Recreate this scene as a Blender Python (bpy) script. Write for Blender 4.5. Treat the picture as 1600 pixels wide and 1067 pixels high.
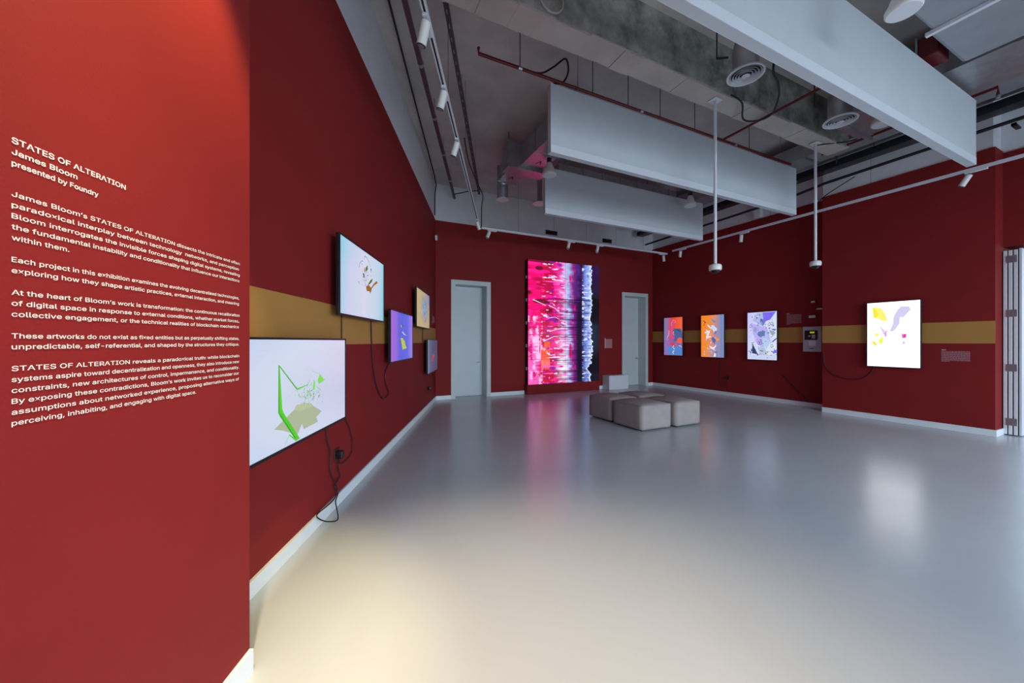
import bpy, bmesh, math, random
import numpy as np
from mathutils import Vector, Matrix

for o in list(bpy.data.objects):
    bpy.data.objects.remove(o, do_unlink=True)
scene = bpy.context.scene
C = scene.collection
random.seed(7)
PI = math.pi

# ------------------------------------------------------------------ camera
YAW = math.radians(25.36)                 # view direction turned from +Y towards +X
cam_data = bpy.data.cameras.new('camera')
cam_data.sensor_width = 36.0
cam_data.lens = 12.96
cam_data.clip_start = 0.05
cam = bpy.data.objects.new('camera', cam_data)
cam.location = (0, 0, 1.2)
cam.rotation_euler = (PI / 2, 0, -YAW)
C.objects.link(cam)
scene.camera = cam

# ------------------------------------------------------------------ exposure
vs = scene.view_settings
vs.view_transform = 'Standard'
vs.look = 'None'
vs.exposure = 0.0
vs.gamma = 1.0
vs.use_curve_mapping = False

# ------------------------------------------------------------------ world: overcast daylight outside
world = bpy.data.worlds.new('overcast_sky')
scene.world = world
world.use_nodes = True
bg = world.node_tree.nodes['Background']
bg.inputs['Color'].default_value = (0.62, 0.76, 1.0, 1)
bg.inputs['Strength'].default_value = 0.3


# ------------------------------------------------------------------ added area lamps standing in for daylight, out of view
def area_light(name, loc, rot, sx, sy, power, col):
    d = bpy.data.lights.new(name, 'AREA')
    d.shape = 'RECTANGLE'
    d.size = sx
    d.size_y = sy
    d.energy = power
    d.color = col
    d.spread = math.radians(135)
    o = bpy.data.objects.new(name, d)
    o.location = loc
    o.rotation_euler = rot
    C.objects.link(o)
    return o


DAY = (0.74, 0.88, 1.0)
TILT = math.radians(41)                # added lamps tipped down towards the floor, like sky light
area_light('window_daylight', (-0.65, -4.62, 1.55), (PI / 2 - TILT, 0, 0), 3.9, 2.6, 140, DAY)
area_light('window_daylight', (4.55, -4.62, 1.55), (PI / 2 - TILT, 0, 0), 5.3, 2.6, 480, DAY)
area_light('window_daylight', (9.9, -0.4, 1.6), (PI / 2 - TILT, 0, PI / 2), 4.0, 2.6, 70, DAY)


# ================================================================== materials
def srgb(r, g, b):
    f = lambda c: (c / 255.0) / 12.92 if c / 255.0 <= 0.04045 else ((c / 255.0 + 0.055) / 1.055) ** 2.4
    return (f(r), f(g), f(b), 1.0)


def mat(name, col, rough=0.5, metal=0.0, noise=0.0, nscale=6.0, bump=0.0, bscale=60.0, coat=0.0, col2=None, spec=0.5):
    m = bpy.data.materials.new(name)
    m.use_nodes = True
    nt = m.node_tree
    p = nt.nodes['Principled BSDF']
    p.inputs['Base Color'].default_value = col
    p.inputs['Roughness'].default_value = rough
    p.inputs['Metallic'].default_value = metal
    p.inputs['Specular IOR Level'].default_value = spec
    p.inputs['Coat Weight'].default_value = coat
    tc = nt.nodes.new('ShaderNodeTexCoord')
    if noise > 0 or col2:
        n = nt.nodes.new('ShaderNodeTexNoise')
        n.inputs['Scale'].default_value = nscale
        n.inputs['Detail'].default_value = 6
        n.inputs['Roughness'].default_value = 0.62
        nt.links.new(tc.outputs['Object'], n.inputs['Vector'])
        cr = nt.nodes.new('ShaderNodeValToRGB')
        c2 = col2 or tuple(min(1, c * (1 + noise)) for c in col[:3]) + (1,)
        c1 = col if col2 else tuple(c * (1 - noise) for c in col[:3]) + (1,)
        cr.color_ramp.elements[0].position = 0.35
        cr.color_ramp.elements[1].position = 0.68
        cr.color_ramp.elements[0].color = c1
        cr.color_ramp.elements[1].color = c2
        nt.links.new(n.outputs['Fac'], cr.inputs['Fac'])
        nt.links.new(cr.outputs['Color'], p.inputs['Base Color'])
    if bump > 0:
        b = nt.nodes.new('ShaderNodeTexNoise')
        b.inputs['Scale'].default_value = bscale
        b.inputs['Detail'].default_value = 4
        nt.links.new(tc.outputs['Object'], b.inputs['Vector'])
        bp = nt.nodes.new('ShaderNodeBump')
        bp.inputs['Strength'].default_value = bump
        bp.inputs['Distance'].default_value = 0.01
        nt.links.new(b.outputs['Fac'], bp.inputs['Height'])
        nt.links.new(bp.outputs['Normal'], p.inputs['Normal'])
    return m


M = {}
M['red'] = mat('red_wall_paint', srgb(130, 34, 35), 0.65, noise=0.05, nscale=1.5, bump=0.05, bscale=180, spec=0.15)
M['ochre'] = mat('ochre_stripe_paint', srgb(178, 128, 66), 0.62, noise=0.04, nscale=2.0, spec=0.3)
M['greywall'] = mat('grey_wall_paint', srgb(216, 217, 221), 0.7, noise=0.05, nscale=2.0, spec=0.25)
M['base'] = mat('white_baseboard', srgb(226, 230, 234), 0.45, noise=0.02, nscale=5)
M['door'] = mat('white_door_laminate', srgb(196, 204, 206), 0.45, noise=0.02, nscale=3)
M['baffle'] = mat('white_baffle_board', srgb(188, 193, 198), 0.7, noise=0.025, nscale=2.5, spec=0.25)
M['strip'] = mat('white_edge_profile', srgb(206, 208, 216), 0.5)
M['white'] = mat('white_powder_coat', srgb(214, 216, 222), 0.4)
M['whiteplastic'] = mat('white_plastic', srgb(222, 222, 218), 0.35)
M['black'] = mat('black_plastic', srgb(22, 22, 26), 0.35)
M['rubber'] = mat('black_rubber_cable', srgb(26, 24, 26), 0.5)
M['redcable'] = mat('dark_red_cable', srgb(62, 22, 24), 0.5)
M['darkmetal'] = mat('dark_metal', srgb(54, 52, 55), 0.5, 0.6)
M['galv'] = mat('galvanised_steel', srgb(178, 178, 182), 0.38, 0.8, noise=0.12, nscale=9)
M['insul'] = mat('pale_duct_wrap', srgb(158, 160, 164), 0.42, 0.35, noise=0.06, nscale=5, bump=0.15, bscale=14)
M['redpipe'] = mat('red_pipe_paint', srgb(96, 16, 24), 0.45)
M['brownpipe'] = mat('red_brown_pipe', srgb(86, 58, 60), 0.5, noise=0.2, nscale=8)
M['slab'] = mat('concrete_slab', srgb(182, 179, 176), 0.85, bump=0.35, bscale=7, col2=srgb(210, 204, 198), nscale=1.6, spec=0.2)
M['beam'] = mat('rough_concrete_beam', srgb(96, 99, 92), 0.85, bump=0.8, bscale=9, col2=srgb(178, 174, 168), nscale=3.4, spec=0.2)
M['plaster'] = mat('smooth_beam_underside', srgb(186, 176, 170), 0.85, noise=0.12, nscale=2.5, bump=0.3, bscale=9, spec=0.2)
M['fabric'] = mat('taupe_velour', srgb(156, 145, 144), 0.9, noise=0.07, nscale=7, bump=0.25, bscale=220, spec=0.15)
M['vinyl'] = mat('white_vinyl_lettering', srgb(238, 226, 224), 0.6)
M['caption'] = mat('pale_pink_vinyl_caption', srgb(172, 118, 126), 0.7)
M['panel'] = mat('grey_panel_steel', srgb(182, 180, 184), 0.45, 0.1)
M['blue'] = mat('blue_sticker', srgb(30, 70, 150), 0.5)
M['stickred'] = mat('red_sticker', srgb(190, 30, 50), 0.5)
M['ink'] = mat('purple_black_ink', srgb(36, 8, 40), 0.6)
M['cabgreen'] = mat('green_cable_tag', srgb(40, 130, 110), 0.5)
M['channel'] = mat('dull_channel_steel', srgb(84, 79, 82), 0.55, 0.3)
M['slot'] = mat('pale_slot', srgb(140, 134, 134), 0.7)
M['hinge'] = mat('mauve_grey_hinge', srgb(120, 104, 112), 0.5)
M['lens'] = mat('frosted_lamp_lens', srgb(150, 152, 156), 0.2)


def floor_material():
    m = bpy.data.materials.new('polished_grey_epoxy_floor')
    m.use_nodes = True
    nt = m.node_tree
    p = nt.nodes['Principled BSDF']
    tc = nt.nodes.new('ShaderNodeTexCoord')
    n = nt.nodes.new('ShaderNodeTexNoise')
    n.inputs['Scale'].default_value = 0.9
    n.inputs['Detail'].default_value = 5
    nt.links.new(tc.outputs['Object'], n.inputs['Vector'])
    cr = nt.nodes.new('ShaderNodeValToRGB')
    cr.color_ramp.elements[0].position = 0.3
    cr.color_ramp.elements[1].position = 0.7
    cr.color_ramp.elements[0].color = srgb(178, 185, 192)
    cr.color_ramp.elements[1].color = srgb(185, 192, 198)
    nt.links.new(n.outputs['Fac'], cr.inputs['Fac'])
    nt.links.new(cr.outputs['Color'], p.inputs['Base Color'])
    n2 = nt.nodes.new('ShaderNodeTexNoise')
    n2.inputs['Scale'].default_value = 2.3
    n2.inputs['Detail'].default_value = 3
    nt.links.new(tc.outputs['Object'], n2.inputs['Vector'])
    mr = nt.nodes.new('ShaderNodeMapRange')
    mr.inputs['To Min'].default_value = 0.20
    mr.inputs['To Max'].default_value = 0.27
    nt.links.new(n2.outputs['Fac'], mr.inputs['Value'])
    nt.links.new(mr.outputs['Result'], p.inputs['Roughness'])
    n3 = nt.nodes.new('ShaderNodeTexNoise')
    n3.inputs['Scale'].default_value = 5.0
    n3.inputs['Detail'].default_value = 2
    nt.links.new(tc.outputs['Object'], n3.inputs['Vector'])
    bp = nt.nodes.new('ShaderNodeBump')
    bp.inputs['Strength'].default_value = 0.06
    bp.inputs['Distance'].default_value = 0.02
    nt.links.new(n3.outputs['Fac'], bp.inputs['Height'])
    nt.links.new(bp.outputs['Normal'], p.inputs['Normal'])
    p.inputs['Specular IOR Level'].default_value = 0.75
    return m


M['floor'] = floor_material()


def screen_material(name, strength):
    m = bpy.data.materials.new(name)
    m.use_nodes = True
    nt = m.node_tree
    p = nt.nodes['Principled BSDF']
    p.inputs['Base Color'].default_value = (0.012, 0.012, 0.014, 1)
    p.inputs['Roughness'].default_value = 0.18
    a = nt.nodes.new('ShaderNodeAttribute')
    a.attribute_name = 'pixel'
    nt.links.new(a.outputs['Color'], p.inputs['Emission Color'])
    p.inputs['Emission Strength'].default_value = strength
    return m


def glass_material():
    m = bpy.data.materials.new('window_glass')
    m.use_nodes = True
    nt = m.node_tree
    out = nt.nodes['Material Output']
    t = nt.nodes.new('ShaderNodeBsdfTransparent')
    t.inputs['Color'].default_value = (0.92, 0.96, 0.97, 1)
    g = nt.nodes.new('ShaderNodeBsdfGlossy')
    g.inputs['Roughness'].default_value = 0.03
    mx = nt.nodes.new('ShaderNodeMixShader')
    mx.inputs['Fac'].default_value = 0.08
    nt.links.new(t.outputs[0], mx.inputs[1])
    nt.links.new(g.outputs[0], mx.inputs[2])
    nt.links.new(mx.outputs[0], out.inputs['Surface'])
    return m


M['glass'] = glass_material()


# ================================================================== mesh helpers
class MB:
    def __init__(self):
        self.v = []
        self.f = []

    def add(self, vs, fs):
        n = len(self.v)
        self.v += [tuple(v) for v in vs]
        self.f += [tuple(i + n for i in f) for f in fs]
        return self

    def box(self, x0, x1, y0, y1, z0, z1):
        vs = [(x0, y0, z0), (x1, y0, z0), (x1, y1, z0), (x0, y1, z0), (x0, y0, z1), (x1, y0, z1), (x1, y1, z1), (x0, y1, z1)]
        return self.add(vs, [(0, 3, 2, 1), (4, 5, 6, 7), (0, 1, 5, 4), (1, 2, 6, 5), (2, 3, 7, 6), (3, 0, 4, 7)])

    def bbox(self, x0, x1, y0, y1, z0, z1, b=0.004, seg=2):
        bm = bmesh.new()
        bmesh.ops.create_cube(bm, size=1)
        for v in bm.verts:
            v.co = ((x0 + x1) / 2 + v.co.x * (x1 - x0), (y0 + y1) / 2 + v.co.y * (y1 - y0), (z0 + z1) / 2 + v.co.z * (z1 - z0))
        bmesh.ops.bevel(bm, geom=bm.edges[:], offset=b, segments=seg, affect='EDGES', profile=0.5)
        bm.verts.index_update()
        self.add([v.co[:] for v in bm.verts], [[v.index for v in f.verts] for f in bm.faces])
        bm.free()
        return self

    def tube(self, pts, r, n=8, caps=True, r2=None):
        pts = [Vector(p) for p in pts]
        k = len(pts)
        rings = []
        up = None
        for i, p in enumerate(pts):
            t = (pts[min(i + 1, k - 1)] - pts[max(i - 1, 0)]).normalized()
            if up is None:
                up = Vector((0, 0, 1)) if abs(t.z) < 0.9 else Vector((1, 0, 0))
            a = t.cross(up)
            if a.length < 1e-5:
                a = t.cross(Vector((0.3, 1, 0.2)))
            a.normalize()
            b = a.cross(t).normalized()
            up = b
            rr = r if r2 is None else r + (r2 - r) * i / (k - 1)
            rings.append([p + (a * math.cos(2 * PI * j / n) + b * math.sin(2 * PI * j / n)) * rr for j in range(n)])
        vs = [v for ring in rings for v in ring]
        fs = []
        for i in range(k - 1):
            for j in range(n):
                j2 = (j + 1) % n
                fs.append((i * n + j, i * n + j2, (i + 1) * n + j2, (i + 1) * n + j))
        if caps:
            fs.append(tuple(range(n - 1, -1, -1)))
            fs.append(tuple((k - 1) * n + j for j in range(n)))
        return self.add(vs, fs)

    def lathe(self, prof, n=24, c=(0, 0, 0), caps=True):
        vs = []
        for r, z in prof:
            for j in range(n):
                a = 2 * PI * j / n
                vs.append((c[0] + r * math.cos(a), c[1] + r * math.sin(a), c[2] + z))
        fs = []
        for i in range(len(prof) - 1):
            for j in range(n):
                j2 = (j + 1) % n
                fs.append((i * n + j, i * n + j2, (i + 1) * n + j2, (i + 1) * n + j))
        if caps:
            fs.append(tuple(range(n - 1, -1, -1)))
            fs.append(tuple((len(prof) - 1) * n + j for j in range(n)))
        return self.add(vs, fs)

    def prism(self, poly, y0, y1):          # polygon in x,z swept along y
        n = len(poly)
        vs = [(x, y0, z) for x, z in poly] + [(x, y1, z) for x, z in poly]
        fs = [tuple(range(n)), tuple(range(2 * n - 1, n - 1, -1))]
        fs += [(i, i + n, (i + 1) % n + n, (i + 1) % n) for i in range(n)]
        return self.add(vs, fs)

    def build(self, name, material, parent=None, smooth=False):
        me = bpy.data.meshes.new(name)
        me.from_pydata(self.v, [], self.f)
        bm = bmesh.new()
        bm.from_mesh(me)
        bmesh.ops.recalc_face_normals(bm, faces=bm.faces[:])
        bm.to_mesh(me)
        bm.free()
        me.materials.append(material)
        if smooth:
            me.polygons.foreach_set('use_smooth', [True] * len(me.polygons))
            me.set_sharp_from_angle(angle=math.radians(38))
        o = bpy.data.objects.new(name, me)
        C.objects.link(o)
        if parent:
            o.parent = parent
        return o


def tag(o, label=None, cat=None, group=None, kind=None):
    if label:
        o['label'] = label
    if cat:
        o['category'] = cat
    if group:
        o['group'] = group
    if kind:
        o['kind'] = kind
    return o


def thing(name, label, cat, loc=(0, 0, 0), rotz=0.0, group=None):
    o = bpy.data.objects.new(name, None)
    o.empty_display_size = 0.1
    C.objects.link(o)
    o.location = loc
    o.rotation_euler = (0, 0, rotz)
    return tag(o, label, cat, group)


def struct(name, mb, material, label=None, parent=None):
    o = mb.build(name, material, parent)
    if parent is None:
        tag(o, label, None, None, 'structure')
    return o


def smooth_path(pts, sub=5):
    P = [Vector(p) for p in pts]
    out = []
    for i in range(len(P) - 1):
        p0, p1, p2, p3 = P[max(i - 1, 0)], P[i], P[i + 1], P[min(i + 2, len(P) - 1)]
        for k in range(sub):
            t = k / sub
            out.append(0.5 * ((2 * p1) + (p2 - p0) * t + (2 * p0 - 5 * p1 + 4 * p2 - p3) * t * t + (3 * p1 - p0 - 3 * p2 + p3) * t ** 3))
    out.append(P[-1])
    return out


# ================================================================== the room
ZC = 4.45                      # slab
ZR = 3.69                      # top of the red paint
YB = 7.50                      # back wall
XR = 7.83                      # right wall, recessed part
XP = 7.51                      # right wall, projecting part
AX, AY = 1.82, YB              # corner of left wall and back wall
DL = Vector((0.3753, 0.9269, 0))      # along the left wall, towards the back
NL = Vector((0.9269, -0.3753, 0))     # out of the left wall, into the room
RL = math.atan2(DL.y, DL.x)           # rotation of things on the left wall
RB = 0.0                              # ... on the back wall
RR = -PI / 2                          # ... on the right wall


def PL(s, off=0.0, z=0.0):            # s metres from the corner along the left wall
    return (AX - DL.x * s + NL.x * off, AY - DL.y * s + NL.y * off, z)


struct('floor', MB().box(-5.5, 10.6, -5.6, 8.6, -0.12, 0.0), M['floor'], 'polished pale grey epoxy floor')
struct('ceiling', MB().box(-5.5, 10.6, -5.6, 8.6, ZC, ZC + 0.15), M['slab'], 'bare dark concrete ceiling slab')


def left_block(name, s0, s1, o0, o1, z0, z1, m, label=None, parent=None):
    p = [PL(s0, o0), PL(s1, o0), PL(s1, o1), PL(s0, o1)]
    vs = [(q[0], q[1], z0) for q in p] + [(q[0], q[1], z1) for q in p]
    mb = MB().add(vs, [(0, 3, 2, 1), (4, 5, 6, 7), (0, 1, 5, 4), (1, 2, 6, 5), (2, 3, 7, 6), (3, 0, 4, 7)])
    return struct(name, mb, m, label, parent)


S_END = 6.237                         # where the text wall steps out of the left wall
left_block('wall_left', -0.6, S_END + 0.2, -0.3, 0.0, 0, ZR, M['red'], 'dark red left wall')
left_block('wall_left_upper', -0.6, S_END + 0.2, -0.3, -0.02, ZR, ZC, M['greywall'], 'grey upper band of the left wall')
left_block('wall_entrance', S_END, 14.0, -0.3, 0.25, 0, ZR, M['red'], 'red foreground wall carrying the exhibition text')
left_block('wall_entrance_upper', S_END, 14.0, -0.3, 0.23, ZR, ZC, M['greywall'], 'grey band above the text wall')
left_block('baseboard_left', 0.0, S_END, 0.0, 0.014, 0, 0.08, M['base'], 'white skirting along the left wall')
left_block('baseboard_entrance', S_END, 12.9, 0.25, 0.264, 0, 0.08, M['base'], 'white skirting under the text wall')
left_block('trim_1', 0.0, S_END, 0.0, 0.002, 1.178, 1.462, M['ochre'], 'ochre painted stripe on the left wall')

# back wall with two door openings
D1 = (2.218, 2.958)
D2 = (6.815, 7.572)
DH = 2.42
wb = MB()
wb.box(AX - 0.6, D1[0], YB, YB + 0.4, 0, ZR)
wb.box(D1[1], D2[0], YB, YB + 0.4, 0, ZR)
wb.box(D2[1], XR + 0.5, YB, YB + 0.4, 0, ZR)
wb.box(D1[0], D1[1], YB, YB + 0.4, DH, ZR)
wb.box(D2[0], D2[1], YB, YB + 0.4, DH, ZR)
struct('wall_back', wb, M['red'], 'dark red back wall with two white doors')
struct('wall_back_upper', MB().box(AX - 0.9, XR + 0.5, YB + 0.02, YB + 0.4, ZR, ZC), M['greywall'], 'grey upper band of the back wall')
bb = MB()
bb.box(AX, 2.143, YB - 0.014, YB, 0, 0.08)
bb.box(3.035, 3.86, YB - 0.014, YB, 0, 0.08)
bb.box(5.90, 6.735, YB - 0.014, YB, 0, 0.08)
bb.box(7.65, XR, YB - 0.014, YB, 0, 0.08)
struct('baseboard_back', bb, M['base'], 'white skirting along the back wall')

# right wall
YS = 3.43                              # the wall steps forward here
YE = 1.593                             # and ends here
struct('wall_right', MB().box(XR, XR + 0.4, YS - 0.2, YB + 0.1, 0, 3.72), M['red'], 'dark red recessed part of the right wall')
struct('wall_right_pier', MB().box(XP, XR + 0.4, YE, YS, 0, 3.665), M['red'], 'dark red projecting part of the right wall')
ur = MB()
ur.box(XR + 0.02, XR + 0.4, 3.60, YB + 0.1, 3.72, ZC)
ur.box(XP + 0.02, XR + 0.4, YE + 0.02, YS, 3.665, ZC)
ur.box(XP + 0.14, XR + 0.02, YS, 3.60, 3.72, ZC)
ur.box(XR - 0.08, XR + 0.02, 4.61, 4.73, 3.73, ZC)
struct('wall_right_upper', ur, M['greywall'], 'grey upper band of the right wall')
struct('wall_right_entry', MB().box(7.80, 8.2, -1.9, YE, 2.42, 3.64).box(7.80, 8.2, -4.5, -1.9, 0, 3.64), M['red'], 'red wall above the folding partition opening')
struct('wall_right_entry_upper', MB().box(7.82, 8.2, -4.5, YE + 0.02, 3.64, ZC), M['greywall'], 'grey band above the folding partition opening')
br = MB()
br.box(XR - 0.014, XR, YS, YB - 0.014, 0, 0.08)
br.box(XP - 0.014, XP, YE, YS, 0, 0.08)
br.box(XP - 0.014, 7.80, YE - 0.014, YE, 0, 0.08)
struct('baseboard_right', br, M['base'], 'white skirting along the right wall')
struct('trim_2', MB().box(XR - 0.002, XR, YS, YB, 1.178, 1.468), M['ochre'], 'ochre painted stripe on the recessed right wall')
struct('trim_3', MB().box(XP - 0.002, XP, YE, YS, 1.175, 1.462), M['ochre'], 'ochre painted stripe on the projecting right wall')

# the side space behind the partition and the window wall behind the viewer
ws = MB()
ws.box(10.0, 10.3, -4.5, -2.5, 0, ZC)
ws.box(10.0, 10.3, 1.7, 3.4, 0, ZC)
ws.box(10.0, 10.3, -2.5, 1.7, 0, 0.15)
ws.box(10.0, 10.3, -2.5, 1.7, 3.65, ZC)
struct('wall_side_room', ws, M['greywall'], 'grey window wall of the space beyond the partition')
wf = MB()
wf.box(-5.3, -2.7, -4.9, -4.5, 0, ZC)
wf.box(7.3, 10.3, -4.9, -4.5, 0, ZC)
wf.box(1.4, 1.8, -4.9, -4.5, 0.15, 3.0)
wf.box(-2.7, 7.3, -4.9, -4.5, 0, 0.15)
wf.box(-2.7, 7.3, -4.9, -4.5, 3.0, ZC)
struct('wall_front', wf, M['greywall'], 'grey window wall behind the viewer')
for i, (x0, x1) in enumerate([(-2.7, 1.4), (1.8, 7.3)]):  # windows added out of view, sized for the daylight they let in
    w = thing('window_%d' % (i + 1), None, None, ((x0 + x1) / 2, -4.55, 0.15))
    w['kind'] = 'structure'
    w['label'] = ['wide window nearer the text wall', 'wide window nearer the partition'][i]
    hw = (x1 - x0) / 2
    MB().box(-hw, -hw + 0.05, -0.04, 0.04, 0, 2.85).box(hw - 0.05, hw, -0.04, 0.04, 0, 2.85).box(-hw + 0.05, hw - 0.05, -0.04, 0.04, 0, 0.05).box(-hw + 0.05, hw - 0.05, -0.04, 0.04, 2.80, 2.85).box(-0.02, 0.02, -0.03, 0.03, 0.05, 2.80).build('window_frame', M['darkmetal'], w)
    MB().box(-hw + 0.05, -0.02, -0.006, 0.006, 0.05, 2.80).build('pane', M['glass'], w)
    MB().box(0.02, hw - 0.05, -0.006, 0.006, 0.05, 2.80).build('pane', M['glass'], w)

w = thing('window_3', None, None, (10.05, -0.4, 0.15), PI / 2)  # another unseen window, added for daylight from the right
w['kind'] = 'structure'
w['label'] = 'window of the space beyond the partition'
MB().box(-2.1, -2.05, -0.04, 0.04, 0, 3.5).box(2.05, 2.1, -0.04, 0.04, 0, 3.5).box(-2.05, 2.05, -0.04, 0.04, 0, 0.05).box(-2.05, 2.05, -0.04, 0.04, 3.45, 3.5).box(-0.02, 0.02, -0.03, 0.03, 0.05, 3.45).build('window_frame', M['darkmetal'], w)
MB().box(-2.05, -0.02, -0.006, 0.006, 0.05, 3.45).build('pane', M['glass'], w)
MB().box(0.02, 2.05, -0.006, 0.006, 0.05, 3.45).build('pane', M['glass'], w)

# concrete beam
struct('ceiling_beam', MB().box(-1.3, 6.5, 2.655, 2.90, 3.94, ZC), M['beam'], 'rough cast concrete beam crossing the ceiling')
rim = MB()
random.seed(3)
x = -1.3
top = []
while x < 6.5:
    w_ = random.uniform(0.18, 0.42)
    d_ = random.uniform(0.012, 0.022)
    rim.box(x, min(x + w_, 6.5), 2.655 - 0.003 + random.uniform(0.0, 0.02), 2.905, 3.94 - d_, 3.94)
    x += w_
struct('trim_4', rim, M['plaster'], 'paler skim coat under the concrete beam')


# ================================================================== doors
def make_door(name, label, x0, x1):
    r = thing(name, label, None, ((x0 + x1) / 2, YB, 0), RB)
    r['kind'] = 'structure'
    hw = (x1 - x0) / 2
    f = MB()
    fw = 0.075
    for s in (-1, 1):
        a, b = sorted((s * hw, s * (hw + fw)))
        f.box(a, b, -0.018, -0.0005, 0, DH + fw)
        a, b = sorted((s * hw, s * (hw - 0.018)))
        f.box(a, b, -0.018, 0.32, 0, DH)
    f.box(-hw, hw, -0.018, -0.0005, DH, DH + fw)
    f.box(-hw + 0.018, hw - 0.018, -0.018, 0.32, DH - 0.018, DH)
    f.build('door_frame', M['door'], r)
    lf = MB().bbox(-hw + 0.022, hw - 0.022, 0.245, 0.29, 0.006, DH - 0.022, 0.003, 1).build('door_leaf', M['door'], r)
    h = MB().tube([(hw - 0.09, 0.245, 0.74), (hw - 0.09, 0.205, 0.74), (hw - 0.16, 0.20, 0.74)], 0.008, 8)
    h.tube([(hw - 0.09, 0.2445, 0.74), (hw - 0.09, 0.236, 0.74)], 0.024, 14)
    h.build('handle', M['galv'], lf, True)
    return r


make_door('door_1', 'white flush door at the left end of the back wall', *D1)
make_door('door_2', 'white flush door right of the big pink screen', *D2)


# ================================================================== exhibition text on the foreground wall
FONT = None
try:
    import os
    FONT = bpy.data.fonts.load(os.path.join(bpy.utils.resource_path('LOCAL'), 'datafiles', 'fonts', 'Inter.woff2'))
except Exception:
    FONT = None


def text_mesh(txt, size, width, bold):
    cu = bpy.data.curves.new('lettering', 'FONT')
    cu.body = txt
    cu.size = 1.0
    if FONT:
        cu.font = FONT
    cu.offset = bold
    cu.resolution_u = 2
    ob = bpy.data.objects.new('lettering', cu)
    C.objects.link(ob)
    dg = bpy.context.evaluated_depsgraph_get()
    me = bpy.data.meshes.new_from_object(ob.evaluated_get(dg))
    bpy.data.objects.remove(ob, do_unlink=True)
    bpy.data.curves.remove(cu)
    n = len(me.vertices)
    co = np.empty(n * 3)
    me.vertices.foreach_get('co', co)
    co = co.reshape(-1, 3)
    x0, x1 = co[:, 0].min(), co[:, 0].max()
    faces = [tuple(p.vertices) for p in me.polygons]
    vs = [((c[0] - x0) / (x1 - x0) * width, 0.0, c[1] * size) for c in co]
    bpy.data.meshes.remove(me)
    return vs, faces


S_L = 6.907                                   # left margin of the text
tw = thing('wall_text', 'white exhibition text lettering on the red foreground wall', 'lettering', PL(S_L, 0.2503, 0), RL)


def text_block(name, lines, size, bold):
    mb = MB()
    for txt, z, s_end in lines:
        vs, fs = text_mesh(txt, size, S_L - s_end, bold)
        mb.add([(v[0], -0.0006, v[2] + z) for v in vs], fs)
    o = mb.build(name, M['vinyl'], tw)
    return o


P0, PZ = 1.467, 0.02009
zl = lambda k: P0 - PZ * k
E1 = 6.2935
text_block('title', [('STATES OF ALTERATION', 1.565, 6.695)], 0.0212, 0.016)
text_block('byline', [('James Bloom', 1.5445, 6.799), ('presented by Foundry', 1.5235, 6.757)], 0.0192, 0.016)
text_block('paragraph', [
    ('James Bloom\u2019s STATES OF ALTERATION dissects the intricate and often', zl(0), E1 - 0.002),
    ('paradoxical interplay between technology  networks, and perception', zl(1), E1 + 0.003),
    ('Bloom interrogates the invisible forces shaping digital systems, revealing', zl(2), E1 - 0.002),
    ('the fundamental instability and conditionality that influence our interactions', zl(3), E1 - 0.001),
    ('within them.', zl(4), 6.814)], 0.0180, 0.009)
text_block('paragraph', [
    ('Each project in this exhibition examines the evolving decentralized technologies,', zl(6), E1 + 0.001),
    ('exploring how they shape artistic practices, external interaction, and meaning', zl(7), E1 + 0.002)], 0.0180, 0.009)
text_block('paragraph', [
    ('At the heart of Bloom\u2019s work is transformation: the continuous recalibration', zl(9), E1 - 0.001),
    ('of digital space in response to external conditions, whether market forces,', zl(10), E1 + 0.001),
    ('collective engagement, or the technical realities of blockchain mechanics', zl(11), E1 + 0.003)], 0.0180, 0.009)
text_block('paragraph', [
    ('These artworks do not exist as fixed entities but as perpetually shifting states,', zl(13), E1 + 0.001),
    ('unpredictable, self-referential, and shaped by the structures they critique.', zl(14), E1 + 0.001)], 0.0180, 0.009)
text_block('paragraph', [
    ('STATES OF ALTERATION reveals a paradoxical truth: while blockchain', zl(16), E1 + 0.001),
    ('systems aspire toward decentralization and openness, they also introduce new', zl(17), E1 + 0.001),
    ('constraints, new architectures of control, impermanence, and conditionality.', zl(18), E1 + 0.001),
    ('By exposing these contradictions, Bloom\u2019s work invites us to reconsider our', zl(19), E1 + 0.002),
    ('assumptions about networked experience, proposing alternative ways of', zl(20), E1 + 0.002),
    ('perceiving, inhabiting, and engaging with digital space.', zl(21), 6.483)], 0.0180, 0.009)


# ================================================================== pictures on the screens
def vnoise(u, v, su, sv, seed):
    rng = np.random.RandomState(seed)
    g = rng.rand(int(sv) + 3, int(su) + 3)
    x = u * su
    y = v * sv
    xi = np.floor(x).astype(int)
    yi = np.floor(y).astype(int)
    fx = x - xi
    fy = y - yi
    fx = fx * fx * (3 - 2 * fx)
    fy = fy * fy * (3 - 2 * fy)
    xi = np.clip(xi, 0, int(su) + 1)
    yi = np.clip(yi, 0, int(sv) + 1)
    a = g[yi, xi] * (1 - fx) + g[yi, xi + 1] * fx
    b = g[yi + 1, xi] * (1 - fx) + g[yi + 1, xi + 1] * fx
    return a * (1 - fy) + b * fy


def lin(c):
    return np.array(srgb(*c)[:3])


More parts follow.
